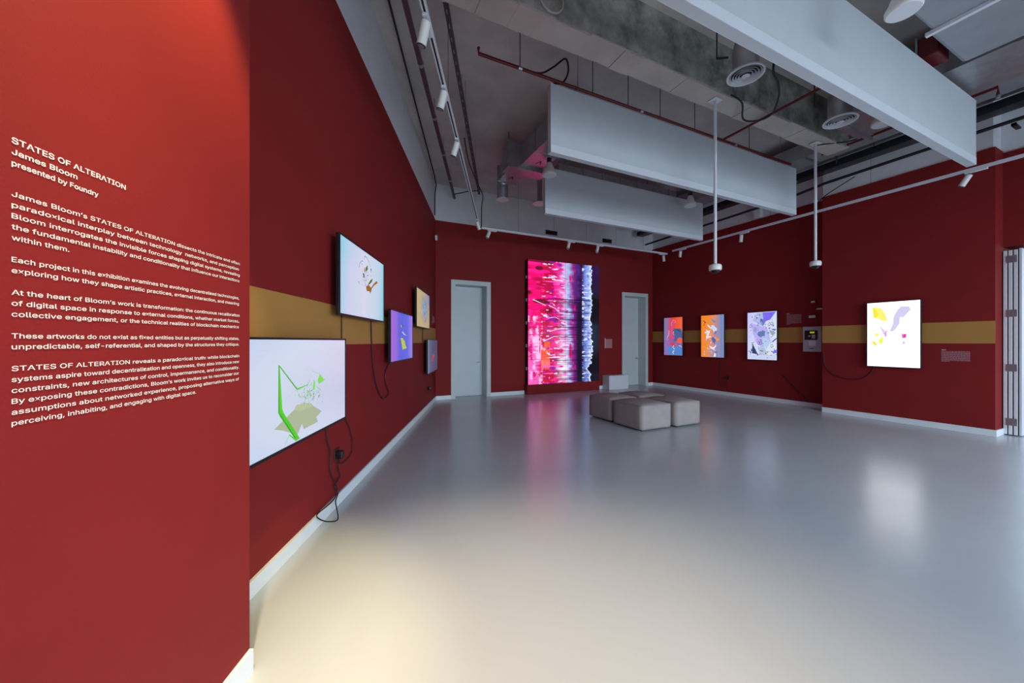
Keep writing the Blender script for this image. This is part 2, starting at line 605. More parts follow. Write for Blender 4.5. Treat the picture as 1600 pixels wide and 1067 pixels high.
def picture(name, parent, w, h, z0, y, nu, nv, fn, polys, strength, gain=1.0):
    """screen face: a grid with one colour per pixel cell plus flat printed shapes; u right, v down"""
    U, V = np.meshgrid((np.arange(nu) + 0.5) / nu, (np.arange(nv) + 0.5) / nv)
    col = fn(U, V).reshape(-1, 3)
    xs = np.linspace(-w / 2, w / 2, nu + 1)
    zs = np.linspace(z0 + h, z0, nv + 1)
    verts = [(x, y, z) for z in zs for x in xs]
    faces = []
    cols = []
    for j in range(nv):
        for i in range(nu):
            a = j * (nu + 1) + i
            faces.append((a, a + nu + 1, a + nu + 2, a + 1))
            cols.append(col[j * nu + i])
    for k, (c, pts) in enumerate(polys):
        n = len(verts)
        yy = y - 0.0003 - 0.00004 * k
        verts += [(-w / 2 + u * w, yy, z0 + h - v * h) for u, v in pts]
        faces.append(tuple(range(n, n + len(pts))))
        cols.append(lin(c) / gain)
    me = bpy.data.meshes.new(name)
    me.from_pydata(verts, [], faces)
    at = me.attributes.new('pixel', 'FLOAT_COLOR', 'FACE')
    buf = np.ones((len(faces), 4), dtype=np.float32)
    buf[:, :3] = np.array(cols)
    at.data.foreach_set('color', buf.ravel())
    me.materials.append(screen_material(name + '_glow', strength))
    o = bpy.data.objects.new(name, me)
    C.objects.link(o)
    o.parent = parent
    return o


def stroke(pts, w0, w1=None, asp=1.0):
    """thin ribbon polygon along a path in u,v; asp = screen width / height"""
    w1 = w0 if w1 is None else w1
    L_, R_ = [], []
    n = len(pts)
    for i, (u, v) in enumerate(pts):
        a = pts[max(i - 1, 0)]
        b = pts[min(i + 1, n - 1)]
        dx, dy = (b[0] - a[0]) * asp, (b[1] - a[1])
        l = math.hypot(dx, dy) or 1
        w = (w0 + (w1 - w0) * i / max(n - 1, 1)) / 2
        nx, ny = -dy / l * w / asp, dx / l * w
        L_.append((u + nx, v + ny))
        R_.append((u - nx, v - ny))
    return L_ + R_[::-1]


def shard(cu, cv, r, rng, n=5, asp=1.0):
    angs = sorted(rng.uniform(0, 2 * PI) for _ in range(n))
    return [(cu + math.cos(a) * r * rng.uniform(0.35, 1.0) / asp, cv + math.sin(a) * r * rng.uniform(0.35, 1.0)) for a in angs]


def grad(stops, t):
    t = np.clip(t, 0, 1)
    out = np.zeros(t.shape + (3,))
    ps = [s[0] for s in stops]
    cs = np.array([lin(s[1]) for s in stops])
    for k in range(3):
        out[..., k] = np.interp(t, ps, cs[:, k])
    return out


def flat(bmb):
    return bmb


def make_tv(name, label, loc, rot, w, h, z0, group, portrait=False, off=0.08):
    t = thing(name, label, 'television', (loc[0], loc[1], 0), rot, group)
    d = 0.026
    y0 = -off
    MB().bbox(-w / 2, w / 2, y0 + 0.002, y0 + d, z0, z0 + h, 0.003, 1).build('housing', M['black'], t)
    b = 0.011
    fr = MB()
    fr.box(-w / 2, w / 2, y0 - 0.004, y0 + 0.002, z0, z0 + b * 1.3)
    fr.box(-w / 2, w / 2, y0 - 0.004, y0 + 0.002, z0 + h - b, z0 + h)
    fr.box(-w / 2, -w / 2 + b, y0 - 0.004, y0 + 0.002, z0 + b * 1.3, z0 + h - b)
    fr.box(w / 2 - b, w / 2, y0 - 0.004, y0 + 0.002, z0 + b * 1.3, z0 + h - b)
    fr.build('bezel', M['black'], t)
    MB().box(-w * 0.25, w * 0.25, y0 + d, -0.0005, z0 + h * 0.3, z0 + h * 0.7).build('wall_bracket', M['black'], t)
    return t, (w - 2 * b, h - 2.3 * b, z0 + 1.3 * b, y0 + 0.001)


TVG = 'screens on the left wall'
SRG = 'portrait screens on the right wall'
rng = random.Random(11)

# --- white screen with the green bent line
t, g = make_tv('television', 'large low screen showing a bright green bent line on white', PL(5.447), RL, 1.09, 0.575, 0.645, TVG)
polys = []
A9 = 1.9
# the left quarter of this screen lies behind the text wall
polys.append(((170, 180, 148), [(0.185, 0.794), (0.278, 0.734), (0.357, 0.68), (0.375, 0.643), (0.471, 0.646), (0.512, 0.669), (0.658, 0.802), (0.591, 0.844), (0.611, 0.903), (0.451, 0.913), (0.434, 0.848), (0.387, 0.94), (0.256, 0.835)]))
polys.append(((182, 190, 158), [(0.357, 0.68), (0.375, 0.643), (0.471, 0.646), (0.512, 0.669), (0.56, 0.71), (0.42, 0.72)]))
polys.append(((88, 206, 30), [(0.22, 0.228), (0.23, 0.235), (0.251, 0.63), (0.262, 0.675), (0.23, 0.686), (0.218, 0.664)]))
polys.append(((52, 156, 26), [(0.22, 0.228), (0.225, 0.232), (0.228, 0.668), (0.218, 0.664)]))
polys.append(((80, 200, 30), [(0.223, 0.666), (0.259, 0.668), (0.412, 0.987), (0.375, 0.99), (0.23, 0.697)]))
polys.append(((48, 140, 30), [(0.223, 0.666), (0.375, 0.99), (0.385, 0.99), (0.232, 0.672)]))
polys.append(((92, 170, 60), stroke([(0.227, 0.237), (0.384, 0.488)], 0.012, 0.018, A9)))
polys.append(((100, 200, 60), stroke([(0.384, 0.488), (0.438, 0.479), (0.491, 0.465)], 0.02, 0.008, A9)))
polys.append(((92, 196, 40), stroke([(0.311, 0.902), (0.375, 0.985)], 0.012, 0.022, A9)))
polys.append(((120, 205, 110), stroke([(0.311, 0.902), (0.272, 0.983)], 0.008, 0.006, A9)))
polys.append(((118, 216, 74), [(0.63, 0.377), (0.694, 0.46), (0.622, 0.488), (0.606, 0.449)]))
polys.append(((132, 220, 100), [(0.569, 0.414), (0.579, 0.499), (0.569, 0.544), (0.547, 0.532), (0.554, 0.466)]))
polys.append(((176, 198, 190), stroke([(0.381, 0.478), (0.278, 0.552), (0.276, 0.639)], 0.005, 0.004, A9)))
polys.append(((150, 205, 140), stroke([(0.438, 0.594), (0.425, 0.564), (0.444, 0.531), (0.484, 0.477), (0.54, 0.328), (0.645, 0.387), (0.711, 0.471), (0.719, 0.546)], 0.006, 0.005, A9)))
for k in range(90):
    cu = 0.50 + rng.gauss(0, 0.065)
    cv = 0.575 + rng.gauss(0, 0.05) + (cu - 0.5) * 0.3
    c = rng.choice([(120, 200, 90), (150, 170, 150), (110, 180, 110), (160, 190, 180), (90, 120, 120), (170, 215, 150)])
    polys.append((c, shard(cu, cv, rng.uniform(0.008, 0.026), rng, 4, A9)))
for k in range(26):
    cu = 0.50 + rng.gauss(0, 0.06)
    cv = 0.56 + rng.gauss(0, 0.06)
    polys.append((rng.choice([(130, 190, 130), (120, 200, 80), (150, 170, 170)]), stroke([(cu, cv), (cu + rng.uniform(-.06, .06), cv + rng.uniform(-.08, .08))], 0.007, 0.004, A9)))
picture('screen_picture', t, *g, 40, 20, lambda U, V: grad([(0, (186, 200, 232)), (0.5, (206, 216, 236)), (1, (196, 200, 226))], 0.55 * U + 0.45 * (0.5 + 0.5 * np.sin(3 * V))), polys, 1.0)

# --- pale blue screen with the green and brown scribble
t, g = make_tv('television', 'high screen with small green and brown scribble on pale blue', PL(4.48), RL, 1.068, 0.575, 1.385, TVG)
polys = []
polys.append(((150, 100, 20), [(0.516, 0.524), (0.579, 0.469), (0.638, 0.504), (0.662, 0.482), (0.699, 0.434), (0.789, 0.35), (0.83, 0.369), (0.725, 0.446), (0.662, 0.512), (0.65, 0.553), (0.621, 0.609), (0.607, 0.571), (0.538, 0.586)]))
polys.append(((90, 104, 26), [(0.561, 0.475), (0.626, 0.389), (0.687, 0.343), (0.662, 0.408), (0.602, 0.463)]))
polys.append(((30, 110, 40), [(0.507, 0.278), (0.516, 0.225), (0.556, 0.18), (0.561, 0.236), (0.529, 0.288)]))
polys.append(((24, 92, 50), [(0.442, 0.343), (0.472, 0.333), (0.489, 0.383), (0.457, 0.401)]))
polys.append(((190, 120, 70), [(0.472, 0.262), (0.494, 0.233), (0.507, 0.299), (0.485, 0.321)]))
polys.append(((40, 100, 90), [(0.626, 0.204), (0.655, 0.201), (0.645, 0.264)]))
polys.append(((96, 118, 120), stroke([(0.36, 0.284), (0.374, 0.224), (0.415, 0.17), (0.451, 0.159)], 0.012, 0.008, A9)))
polys.append(((96, 118, 120), stroke([(0.472, 0.122), (0.485, 0.067), (0.533, 0.067), (0.591, 0.115), (0.626, 0.182)], 0.012, 0.008, A9)))
polys.append(((80, 100, 100), stroke([(0.522, 0.536), (0.489, 0.446), (0.533, 0.404)], 0.012, 0.008, A9)))
polys.append(((130, 90, 110), stroke([(0.344, 0.492), (0.374, 0.523)], 0.016, 0.006, A9)))
for k in range(60):
    polys.append((rng.choice([(60, 90, 80), (110, 120, 120), (60, 110, 60), (150, 160, 150), (130, 90, 50)]), shard(0.50 + rng.gauss(0, 0.06), 0.37 + rng.gauss(0, 0.07), rng.uniform(0.010, 0.030), rng, 4, A9)))
picture('screen_picture', t, *g, 40, 20, lambda U, V: grad([(0, (146, 206, 226)), (0.16, (188, 206, 232)), (0.5, (208, 214, 236)), (0.86, (186, 210, 230)), (1, (130, 200, 218))], U + 0.06 * (V - 0.5)), polys, 1.0)

# --- purple screen
t, g = make_tv('television', 'purple screen with a lime yellow patch on the left wall', PL(3.16), RL, 1.10, 0.575, 0.97, TVG)
polys = [((196, 206, 40), [(0.40, 0.53), (0.50, 0.535), (0.60, 0.61), (0.63, 0.70), (0.68, 0.73), (0.685, 0.76), (0.49, 0.785), (0.46, 0.68)]),
         ((225, 232, 200), [(0.46, 0.40), (0.50, 0.39), (0.58, 0.44), (0.68, 0.475), (0.56, 0.46)]),
         ((160, 180, 120), [(0.41, 0.26), (0.46, 0.245), (0.47, 0.30), (0.42, 0.31)]),
         ((40, 40, 60), [(0.47, 0.225), (0.51, 0.26), (0.49, 0.30), (0.465, 0.28)]),
         ((90, 90, 130), [(0.44, 0.22), (0.47, 0.20), (0.47, 0.225)])]
picture('screen_picture', t, *g, 40, 6, lambda U, V: grad([(0, (176, 110, 224)), (0.22, (150, 104, 226)), (0.36, (92, 92, 226)), (0.72, (88, 94, 232)), (0.88, (140, 110, 232)), (1, (164, 124, 234))], U), polys, 0.85)

# --- tan screen
t, g = make_tv('television', 'high tan screen with a blue grey cloud of specks near the corner', PL(1.79), RL, 1.12, 0.575, 1.408, TVG)
polys = []
for k in range(150):
    a = rng.uniform(0, 2 * PI)
    rr = abs(rng.gauss(0, 0.17))
    polys.append((rng.choice([(120, 150, 180), (150, 190, 215), (90, 110, 150), (176, 205, 220), (96, 140, 110), (60, 70, 100), (190, 180, 190)]), shard(0.60 + math.cos(a) * rr * 0.9, 0.48 + math.sin(a) * rr * 1.25, rng.uniform(0.02, 0.065), rng, 4, A9)))


def tan_fn(U, V):
    c = grad([(0, (206, 176, 116)), (1, (190, 160, 112))], U)
    m = np.exp(-(((U - 0.62) / 0.27) ** 2 + ((V - 0.44) / 0.36) ** 2) ** 1.5)
    m = np.maximum(m, np.clip((U - 0.55) * 2.4, 0, 1) * np.clip((0.42 - V) * 5, 0, 1))
    return c * (1 - m[..., None]) + lin((128, 140, 176)) * m[..., None]


picture('screen_picture', t, *g, 48, 36, tan_fn, polys, 0.8)

# --- dark screen next to the corner
t, g = make_tv('television', 'low dark slate screen with a small pink red figure by the corner', PL(0.862), RL, 1.13, 0.59, 0.645, TVG)
polys = [((206, 60, 96), [(0.46, 0.50), (0.56, 0.45), (0.64, 0.46), (0.66, 0.55), (0.58, 0.60), (0.52, 0.68), (0.42, 0.69), (0.40, 0.60)]),
         ((20, 10, 30), [(0.58, 0.32), (0.66, 0.31), (0.65, 0.35), (0.59, 0.36)]),
         ((150, 40, 70), [(0.47, 0.70), (0.55, 0.68), (0.54, 0.73)]), ((240, 120, 130), [(0.55, 0.50), (0.62, 0.49), (0.60, 0.56)])]
picture('screen_picture', t, *g, 40, 6, lambda U, V: grad([(0, (124, 136, 166)), (0.13, (104, 112, 146)), (0.2, (86, 92, 128)), (1, (84, 86, 118))], U), polys, 0.75)


# --- the tall screens on the right wall
def make_portrait(label, x, y, z0, w=0.592, h=0.99):
    return make_tv('portrait_screen', label, (x, y), RR, w, h, z0, SRG, True, 0.06)


AP = 0.6
t, g = make_portrait('tall screen in red orange and slate blue nearest the back corner', XR, 6.765, 0.834)
polys = [((74, 96, 146), [(0.50, 0.29), (0.93, 0.30), (0.99, 0.44), (0.99, 0.54), (0.86, 0.56), (0.78, 0.53), (0.70, 0.62), (0.55, 0.62), (0.60, 0.50), (0.50, 0.42)]),
         ((60, 76, 116), [(0.52, 0.295), (0.80, 0.32), (0.95, 0.40), (0.85, 0.39), (0.70, 0.345)]),
         ((222, 76, 118), [(0.36, 0.30), (0.42, 0.10), (0.55, 0.06), (0.62, 0.12), (0.58, 0.20), (0.50, 0.34), (0.46, 0.50), (0.58, 0.53), (0.52, 0.58), (0.32, 0.55)]),
         ((235, 96, 78), [(0.86 + 0.15 * math.cos(a * PI / 8), 0.61 + 0.078 * math.sin(a * PI / 8)) for a in range(16)]),
         ((200, 66, 110), [(0.34, 0.70), (0.42, 0.66), (0.62, 0.68), (0.72, 0.74), (0.60, 0.76), (0.40, 0.75)]),
         ((84, 134, 206), [(0.16, 0.80), (0.30, 0.76), (0.62, 0.77), (0.98, 0.79), (0.99, 0.99), (0.24, 0.985), (0.20, 0.92)]),
         ((230, 150, 190), stroke([(0.40, 0.22), (0.42, 0.12), (0.52, 0.06), (0.62, 0.09), (0.62, 0.13), (0.56, 0.14)], 0.012, 0.008, AP)),
         ((220, 222, 240), stroke([(0.55, 0.74), (0.48, 0.79), (0.58, 0.83), (0.54, 0.85)], 0.022, 0.016, AP)),
         ((206, 220, 245), stroke([(0.56, 0.88), (0.48, 0.92), (0.53, 0.965)], 0.03, 0.02, AP)),
         ((210, 210, 235), stroke([(0.80, 0.745), (0.93, 0.75), (0.97, 0.79)], 0.022, 0.012, AP)),
         ((200, 200, 235), stroke([(0.28, 0.34), (0.27, 0.44), (0.17, 0.54), (0.20, 0.60)], 0.018, 0.010, AP)),
         ((232, 190, 214), stroke([(0.54, 0.37), (0.50, 0.42), (0.55, 0.46)], 0.02, 0.01, AP))]
for k in range(40):
    polys.append((rng.choice([(160, 150, 210), (90, 110, 180), (226, 120, 140), (230, 226, 240), (150, 90, 150)]), shard(rng.uniform(0.05, 0.9), rng.uniform(0.45, 0.95), rng.uniform(0.008, 0.02), rng, 4, AP)))


def s1_fn(U, V):
    top = grad([(0, (120, 124, 176)), (0.2, (150, 110, 160)), (0.34, (210, 70, 100)), (0.42, (232, 62, 62)), (0.66, (240, 88, 56)), (1, (246, 104, 66))], U + 0.12 * (V - 0.2))
    bot = grad([(0, (128, 118, 190)), (0.3, (170, 96, 160)), (0.5, (150, 90, 150)), (1, (100, 110, 180))], U)
    k = np.clip((V - 0.32) * 6, 0, 1)[..., None]
    return top * (1 - k) + bot * k


picture('screen_picture', t, *g, 36, 60, s1_fn, polys, 0.95)

t, g = make_portrait('tall screen of white shards on orange, second from the back corner', XR, 5.673, 0.826)
polys = [((120, 140, 176), [(0.42, 0.06), (0.56, 0.12), (0.68, 0.15), (0.60, 0.19), (0.52, 0.17)]),
         ((210, 220, 240), [(0.46, 0.24), (0.56, 0.24), (0.72, 0.33), (0.66, 0.40), (0.58, 0.42), (0.50, 0.34), (0.44, 0.31)]),
         ((110, 124, 190), [(0.60, 0.38), (0.72, 0.38), (0.66, 0.46), (0.58, 0.44)]),
         ((226, 224, 238), [(0.26, 0.21), (0.36, 0.24), (0.46, 0.30), (0.40, 0.32), (0.30, 0.26)]),
         ((236, 234, 246), [(0.14, 0.40), (0.24, 0.39), (0.22, 0.33), (0.32, 0.37), (0.42, 0.36), (0.36, 0.46), (0.30, 0.50), (0.42, 0.49), (0.48, 0.52), (0.34, 0.54), (0.24, 0.57), (0.22, 0.52), (0.26, 0.46)]),
         ((240, 150, 40), [(0.52, 0.50), (0.70, 0.54), (0.84, 0.58), (0.70, 0.62), (0.62, 0.57)]),
         ((90, 96, 170), [(0.46, 0.53), (0.60, 0.52), (0.66, 0.60), (0.60, 0.68), (0.50, 0.63)]),
         ((244, 242, 250), [(0.36, 0.71), (0.46, 0.76), (0.58, 0.76), (0.68, 0.69), (0.66, 0.75), (0.58, 0.80), (0.66, 0.86), (0.56, 0.82), (0.42, 0.79)]),
         ((116, 120, 170), [(0.56, 0.86), (0.76, 0.86), (0.64, 0.92)]),
         ((244, 242, 250), [(0.60, 0.90), (0.66, 0.92), (0.64, 0.985), (0.56, 0.985)]),
         ((70, 50, 30), stroke([(0.08, 0.125), (0.16, 0.14), (0.20, 0.18)], 0.012, 0.018, AP)),
         ((60, 40, 30), stroke([(0.17, 0.16), (0.15, 0.22), (0.08, 0.24)], 0.012, 0.006, AP))]
for k in range(70):
    polys.append((rng.choice([(238, 236, 246), (190, 180, 220), (236, 170, 120), (150, 150, 200), (245, 150, 60), (220, 190, 210)]), shard(rng.uniform(0.1, 0.62), rng.choice([rng.uniform(0.3, 0.66), rng.uniform(0.72, 0.95)]), rng.uniform(0.01, 0.035), rng, 5, AP)))
picture('screen_picture', t, *g, 36, 40, lambda U, V: grad([(0, (250, 136, 30)), (0.3, (246, 140, 44)), (0.46, (226, 146, 96)), (0.60, (190, 140, 150)), (0.8, (146, 144, 180)), (0.9, (110, 136, 190)), (1, (134, 152, 196))], U + 0.28 * (V - 0.45) * (U < 0.75)), polys, 0.95)

t, g = make_portrait('tall screen of violet and grey shards on white, beside the alarm panel', XR, 4.582, 0.818)
polys = [((120, 104, 236), [(0.53, 0.01), (0.97, 0.01), (0.78, 0.17), (0.66, 0.19), (0.56, 0.24), (0.50, 0.14)]),
         ((166, 180, 220), [(0.34, 0.02), (0.53, 0.01), (0.56, 0.20), (0.54, 0.31), (0.18, 0.17)]),
         ((104, 112, 190), [(0.46, 0.13), (0.60, 0.18), (0.62, 0.22), (0.54, 0.30), (0.44, 0.20)]),
         ((180, 170, 240), [(0.12, 0.22), (0.40, 0.28), (0.70, 0.36), (0.80, 0.62), (0.70, 0.70), (0.46, 0.74), (0.28, 0.62), (0.20, 0.44)]),
         ((96, 120, 170), [(0.34, 0.46), (0.40, 0.41), (0.50, 0.40), (0.54, 0.37), (0.56, 0.40), (0.64, 0.40), (0.60, 0.46), (0.62, 0.52), (0.56, 0.50), (0.46, 0.53), (0.38, 0.50)]),
         ((176, 200, 226), [(0.52, 0.55), (0.72, 0.54), (0.78, 0.64), (0.66, 0.78), (0.52, 0.66)]),
         ((44, 62, 96), [(0.18, 0.65), (0.26, 0.76), (0.34, 0.86), (0.42, 0.90), (0.08, 0.86), (0.16, 0.78)]),
         ((116, 96, 226), [(0.84, 0.83), (0.99, 0.78), (0.99, 0.90), (0.93, 0.895)]),
         ((150, 166, 176), [(0.74, 0.38), (0.90, 0.40), (0.96, 0.44), (0.86, 0.52), (0.80, 0.46)]),
         ((90, 80, 190), [(0.80, 0.36), (0.98, 0.36), (0.94, 0.40)]),
         ((70, 90, 140), [(0.84, 0.62), (0.99, 0.54), (0.99, 0.57), (0.86, 0.64)]),
         ((206, 214, 190), [(0.56, 0.82), (0.80, 0.80), (0.76, 0.86), (0.60, 0.88)])]
for (u_, v_) in [(0.72, 0.25), (0.80, 0.24), (0.08, 0.28), (0.40, 0.60), (0.44, 0.64), (0.80, 0.70), (0.56, 0.86), (0.60, 0.88), (0.36, 0.64)]:
    polys.append(((40, 44, 90), stroke([(u_, v_), (u_ + 0.05, v_ - 0.025), (u_ + 0.08, v_ + 0.02), (u_ + 0.03, v_ + 0.045), (u_ - 0.01, v_ + 0.02)], 0.010, 0.010, AP)))
polys.append(((150, 160, 206), [(0.24, 0.30), (0.36, 0.34), (0.30, 0.44), (0.20, 0.40)]))
polys.append(((176, 184, 230), [(0.62, 0.40), (0.76, 0.46), (0.72, 0.60), (0.60, 0.52)]))
polys.append(((170, 190, 214), [(0.36, 0.76), (0.56, 0.70), (0.66, 0.82), (0.48, 0.92)]))
polys.append(((196, 204, 236), [(0.02, 0.92), (0.40, 0.90), (0.98, 0.88), (0.98, 0.99), (0.02, 0.99)]))
for k in range(150):
    polys.append((rng.choice([(80, 90, 160), (150, 160, 210), (236, 240, 250), (60, 60, 120), (176, 196, 226), (130, 110, 220)]), shard(rng.uniform(0.06, 0.95), rng.uniform(0.04, 0.96), rng.uniform(0.008, 0.034), rng, 4, AP)))
picture('screen_picture', t, *g, 30, 40, lambda U, V: grad([(0, (192, 192, 240)), (0.4, (204, 210, 242)), (1, (214, 228, 240))], U * 0.6 + V * 0.4), polys, 1.05)

t, g = make_portrait('overexposed white screen with faint yellow and lilac on the projecting wall', XP, 2.526, 0.81, 0.598)
polys = [((252, 246, 120), [(0.10, 0.06), (0.28, 0.09), (0.34, 0.16), (0.38, 0.22), (0.40, 0.29), (0.30, 0.29), (0.22, 0.25), (0.13, 0.245), (0.11, 0.14)]),
         ((250, 236, 60), [(0.12, 0.08), (0.19, 0.12), (0.22, 0.21), (0.13, 0.24)]),
         ((214, 208, 244), [(0.60, 0.12), (0.66, 0.075), (0.80, 0.085), (0.84, 0.13), (0.78, 0.18), (0.70, 0.25), (0.64, 0.24), (0.63, 0.34), (0.56, 0.42), (0.50, 0.46), (0.44, 0.45), (0.50, 0.36), (0.52, 0.22)]),
         ((224, 214, 246), [(0.22, 0.33), (0.30, 0.40), (0.36, 0.44), (0.42, 0.42), (0.38, 0.50), (0.32, 0.50)]),
         ((220, 160, 236), [(0.34, 0.48), (0.38, 0.46), (0.39, 0.52), (0.35, 0.55)]),
         ((252, 250, 110), [(0.15, 0.49), (0.24, 0.475), (0.22, 0.53), (0.17, 0.54)]),
         ((250, 246, 90), [(0.22, 0.59), (0.32, 0.53), (0.31, 0.64), (0.25, 0.65)]),
         ((252, 232, 80), [(0.09, 0.60), (0.17, 0.615), (0.20, 0.67), (0.15, 0.68), (0.11, 0.65)]),
         ((236, 60, 150), [(0.70, 0.50), (0.755, 0.49), (0.75, 0.555), (0.70, 0.56)]),
         ((200, 140, 220), [(0.67, 0.48), (0.70, 0.50), (0.70, 0.57), (0.67, 0.55)]),
         ((214, 206, 246), [(0.67, 0.62), (0.72, 0.60), (0.74, 0.635), (0.70, 0.66)])]
for k in range(26):
    polys.append((rng.choice([(150, 130, 170), (200, 180, 220), (230, 210, 240), (190, 160, 190), (226, 236, 200)]), shard(rng.uniform(0.28, 0.75), rng.uniform(0.33, 0.62), rng.uniform(0.005, 0.014), rng, 4, AP)))
picture('screen_picture', t, *g, 20, 20, lambda U, V: grad([(0, (252, 238, 250)), (0.2, (252, 248, 254)), (1, (252, 255, 255))], U), polys, 2.2, 2.2)


# ================================================================== the big LED wall
def led_fn(U, V):
    nz = lambda su, sv, sd: vnoise(U, V, su, sv, sd) - 0.5
    n1, n2, n3, n4 = nz(9, 80, 1), nz(16, 44, 2), nz(40, 150, 3), nz(5, 12, 4)
    left = (U < 0.62)

    def mix(c, k, col):
        k = np.clip(k, 0, 1)[..., None]
        return c * (1 - k) + lin(col) * k

    u = U + np.where(left, 0.06 * n1 + 0.07 * n2 * (U > 0.12) + 0.06 * n4, 0.018 * n1 + 0.012 * n2)
    c = grad([(0.0, (232, 0, 104)), (0.15, (238, 6, 112)), (0.19, (196, 6, 60)), (0.29, (176, 8, 70)), (0.34, (226, 14, 118)), (0.44, (222, 30, 140)), (0.48, (220, 140, 214)), (0.525, (178, 196, 236)), (0.56, (134, 120, 196)), (0.60, (150, 34, 130)), (0.645, (96, 20, 110)), (0.68, (26, 10, 56)), (0.73, (16, 8, 40)), (0.755, (60, 58, 120)), (0.785, (112, 130, 206)), (0.82, (140, 162, 232)), (0.86, (160, 180, 244)), (1.0, (190, 206, 252))], u)
    # broad crimson and magenta patches
    c = mix(c, (nz(6, 26, 41) - 0.08) * 7 * (U < 0.45), (186, 4, 58))
    c = mix(c, (nz(8, 34, 42) - 0.14) * 8 * (U < 0.5), (250, 24, 140))
    c = mix(c, (nz(7, 30, 8) - 0.16) * 9 * (U < 0.33) * (V < 0.42), (112, 8, 38))
    # lower left turns light pink with drips
    k = np.clip((V - 0.47 + 0.25 * n2 + 0.3 * n1) * 5, 0, 1) * np.clip((0.17 + 0.10 * n1 - U) * 18, 0, 1)
    c = mix(c, k * 0.85, (240, 96, 186))
    c = mix(c, (nz(26, 14, 44) * 2.0 + n3 - 0.30) * 4 * (V > 0.45) * (U < 0.19), (255, 184, 230))
    c = mix(c, (nz(26, 14, 45) * 2.0 + n3 - 0.42) * 4 * (V > 0.5) * (U < 0.16), (196, 20, 110))
    # orange blocks
    k = np.clip((nz(12, 30, 9) + 0.10) * 8, 0, 1) * ((U > 0.165) & (U < 0.285)) * np.clip((V - 0.62) * 20, 0, 1) * np.clip((0.90 - V) * 14, 0, 1)
    c = mix(c, k, (236, 80, 36))
    c = mix(c, k * np.clip((V - 0.78) * 12, 0, 1) * 0.7, (250, 150, 150))
    # thin white and lilac streaks across the middle
    band = np.clip((U - 0.17) * 9, 0, 1) * np.clip((0.60 - U) * 10, 0, 1)
    st = vnoise(U + 0.35 * V, V, 13, 80, 12) + 0.35 * n3
    c = mix(c, (st - 0.80) * 14 * band, (252, 206, 246))
    st = vnoise(U - 0.25 * V, V, 12, 60, 13) + 0.3 * n3
    c = mix(c, (st - 0.78) * 14 * band, (136, 16, 148))
    st = vnoise(U, V, 10, 120, 14)
    c = mix(c, (st - 0.80) * 12 * band, (246, 90, 190))
    # white haze in the centre column
    k = np.exp(-((U - 0.47) / 0.06) ** 2) * np.clip((V - 0.50) * 3, 0.12, 1) * (0.55 + 1.2 * n2 + 1.2 * n1)
    c = mix(c, k * 1.4, (250, 228, 250))
    k = np.exp(-((U - 0.535) / 0.04) ** 2) * np.clip((0.34 - V) * 5, 0, 1) * (0.7 + n1)
    c = mix(c, k, (150, 170, 214))
    # purple glow right of the centre, upper half
    k = np.exp(-((U - 0.665) / 0.06) ** 2) * np.clip((0.44 - V) * 5, 0, 1) * (0.7 + 1.3 * n2)
    c = mix(c, k, (78, 34, 118))
    c = mix(c, (nz(14, 16, 51) - 0.2) * 8 * ((U > 0.55) & (U < 0.65)), (200, 20, 110))
    # blue column texture
    col = (U > 0.74)
    c = mix(c, (nz(24, 60, 61) + 0.4 * n3 - 0.12) * 5 * col, (92, 108, 190))
    c = mix(c, (nz(20, 90, 62) + 0.4 * n3 - 0.18) * 6 * col, (206, 218, 252))
    # fine horizontal lines
    ln = np.clip((vnoise(U * 0.6, V, 3, 200, 21) - 0.60) * 4, 0, 0.7) * ((U > 0.36) & (U < 0.9)) * (V > 0.30)
    c = c * (1 - ln[..., None])
    # jagged right edge, dark beyond
    e = 0.885 + 0.02 * (vnoise(U * 0, V, 1, 70, 31) - 0.5) * 2 + 0.03 * (vnoise(U * 0, V, 1, 16, 32) - 0.6) - 0.07 * np.exp(-((V - 0.89) / 0.03) ** 2) - 0.05 * np.clip((V - 0.72) * 4, 0, 1) * np.clip((0.86 - V) * 8, 0, 1)
    dark = grad([(0, (44, 14, 66)), (0.27, (24, 22, 44)), (0.29, (10, 6, 14)), (0.5, (8, 6, 16)), (0.52, (6, 22, 40)), (0.75, (8, 12, 26)), (0.78, (6, 4, 10)), (1, (14, 4, 26))], V)
    c = np.where((U > e)[..., None], dark, c)
    c = np.where(((U <= e) & (U > e - 0.022))[..., None], c * 0.5 + 0.5 * lin((226, 236, 255)), c)
    # dark notch widening downward left of the blue column
    k = np.clip((V - 0.50) * 4, 0, 1) * np.clip((U - 0.655) * 20, 0, 1) * np.clip((0.765 + 0.03 * n1 + 0.02 * n2 - U) * 24, 0, 1)
    c = mix(c, k, (12, 6, 32))
    return np.clip(c, 0, 1)


LX0, LX1, LZ0, LZ1, LY = 3.885, 5.882, 0.225, 3.062, 7.35
lw, lh = LX1 - LX0, LZ1 - LZ0
led = thing('led_video_wall', 'huge portrait video wall of magenta and blue vertical streaks', 'screen', ((LX0 + LX1) / 2, LY, 0), RB)
polys = []
for pts in [[(0.06, 0.32), (0.14, 0.34), (0.22, 0.36), (0.23, 0.365)], [(0.27, 0.36), (0.36, 0.385), (0.40, 0.405), (0.42, 0.42)], [(0.17, 0.43), (0.26, 0.465), (0.36, 0.455), (0.42, 0.475)], [(0.20, 0.655), (0.29, 0.63), (0.34, 0.615), (0.40, 0.615)], [(0.28, 0.575), (0.36, 0.56), (0.44, 0.55)], [(0.24, 0.75), (0.30, 0.77), (0.36, 0.76)], [(0.24, 0.735), (0.27, 0.765), (0.36, 0.77)]]:
    polys.append(((250, 214, 250), stroke(pts, 0.006, 0.003, lw / lh)))
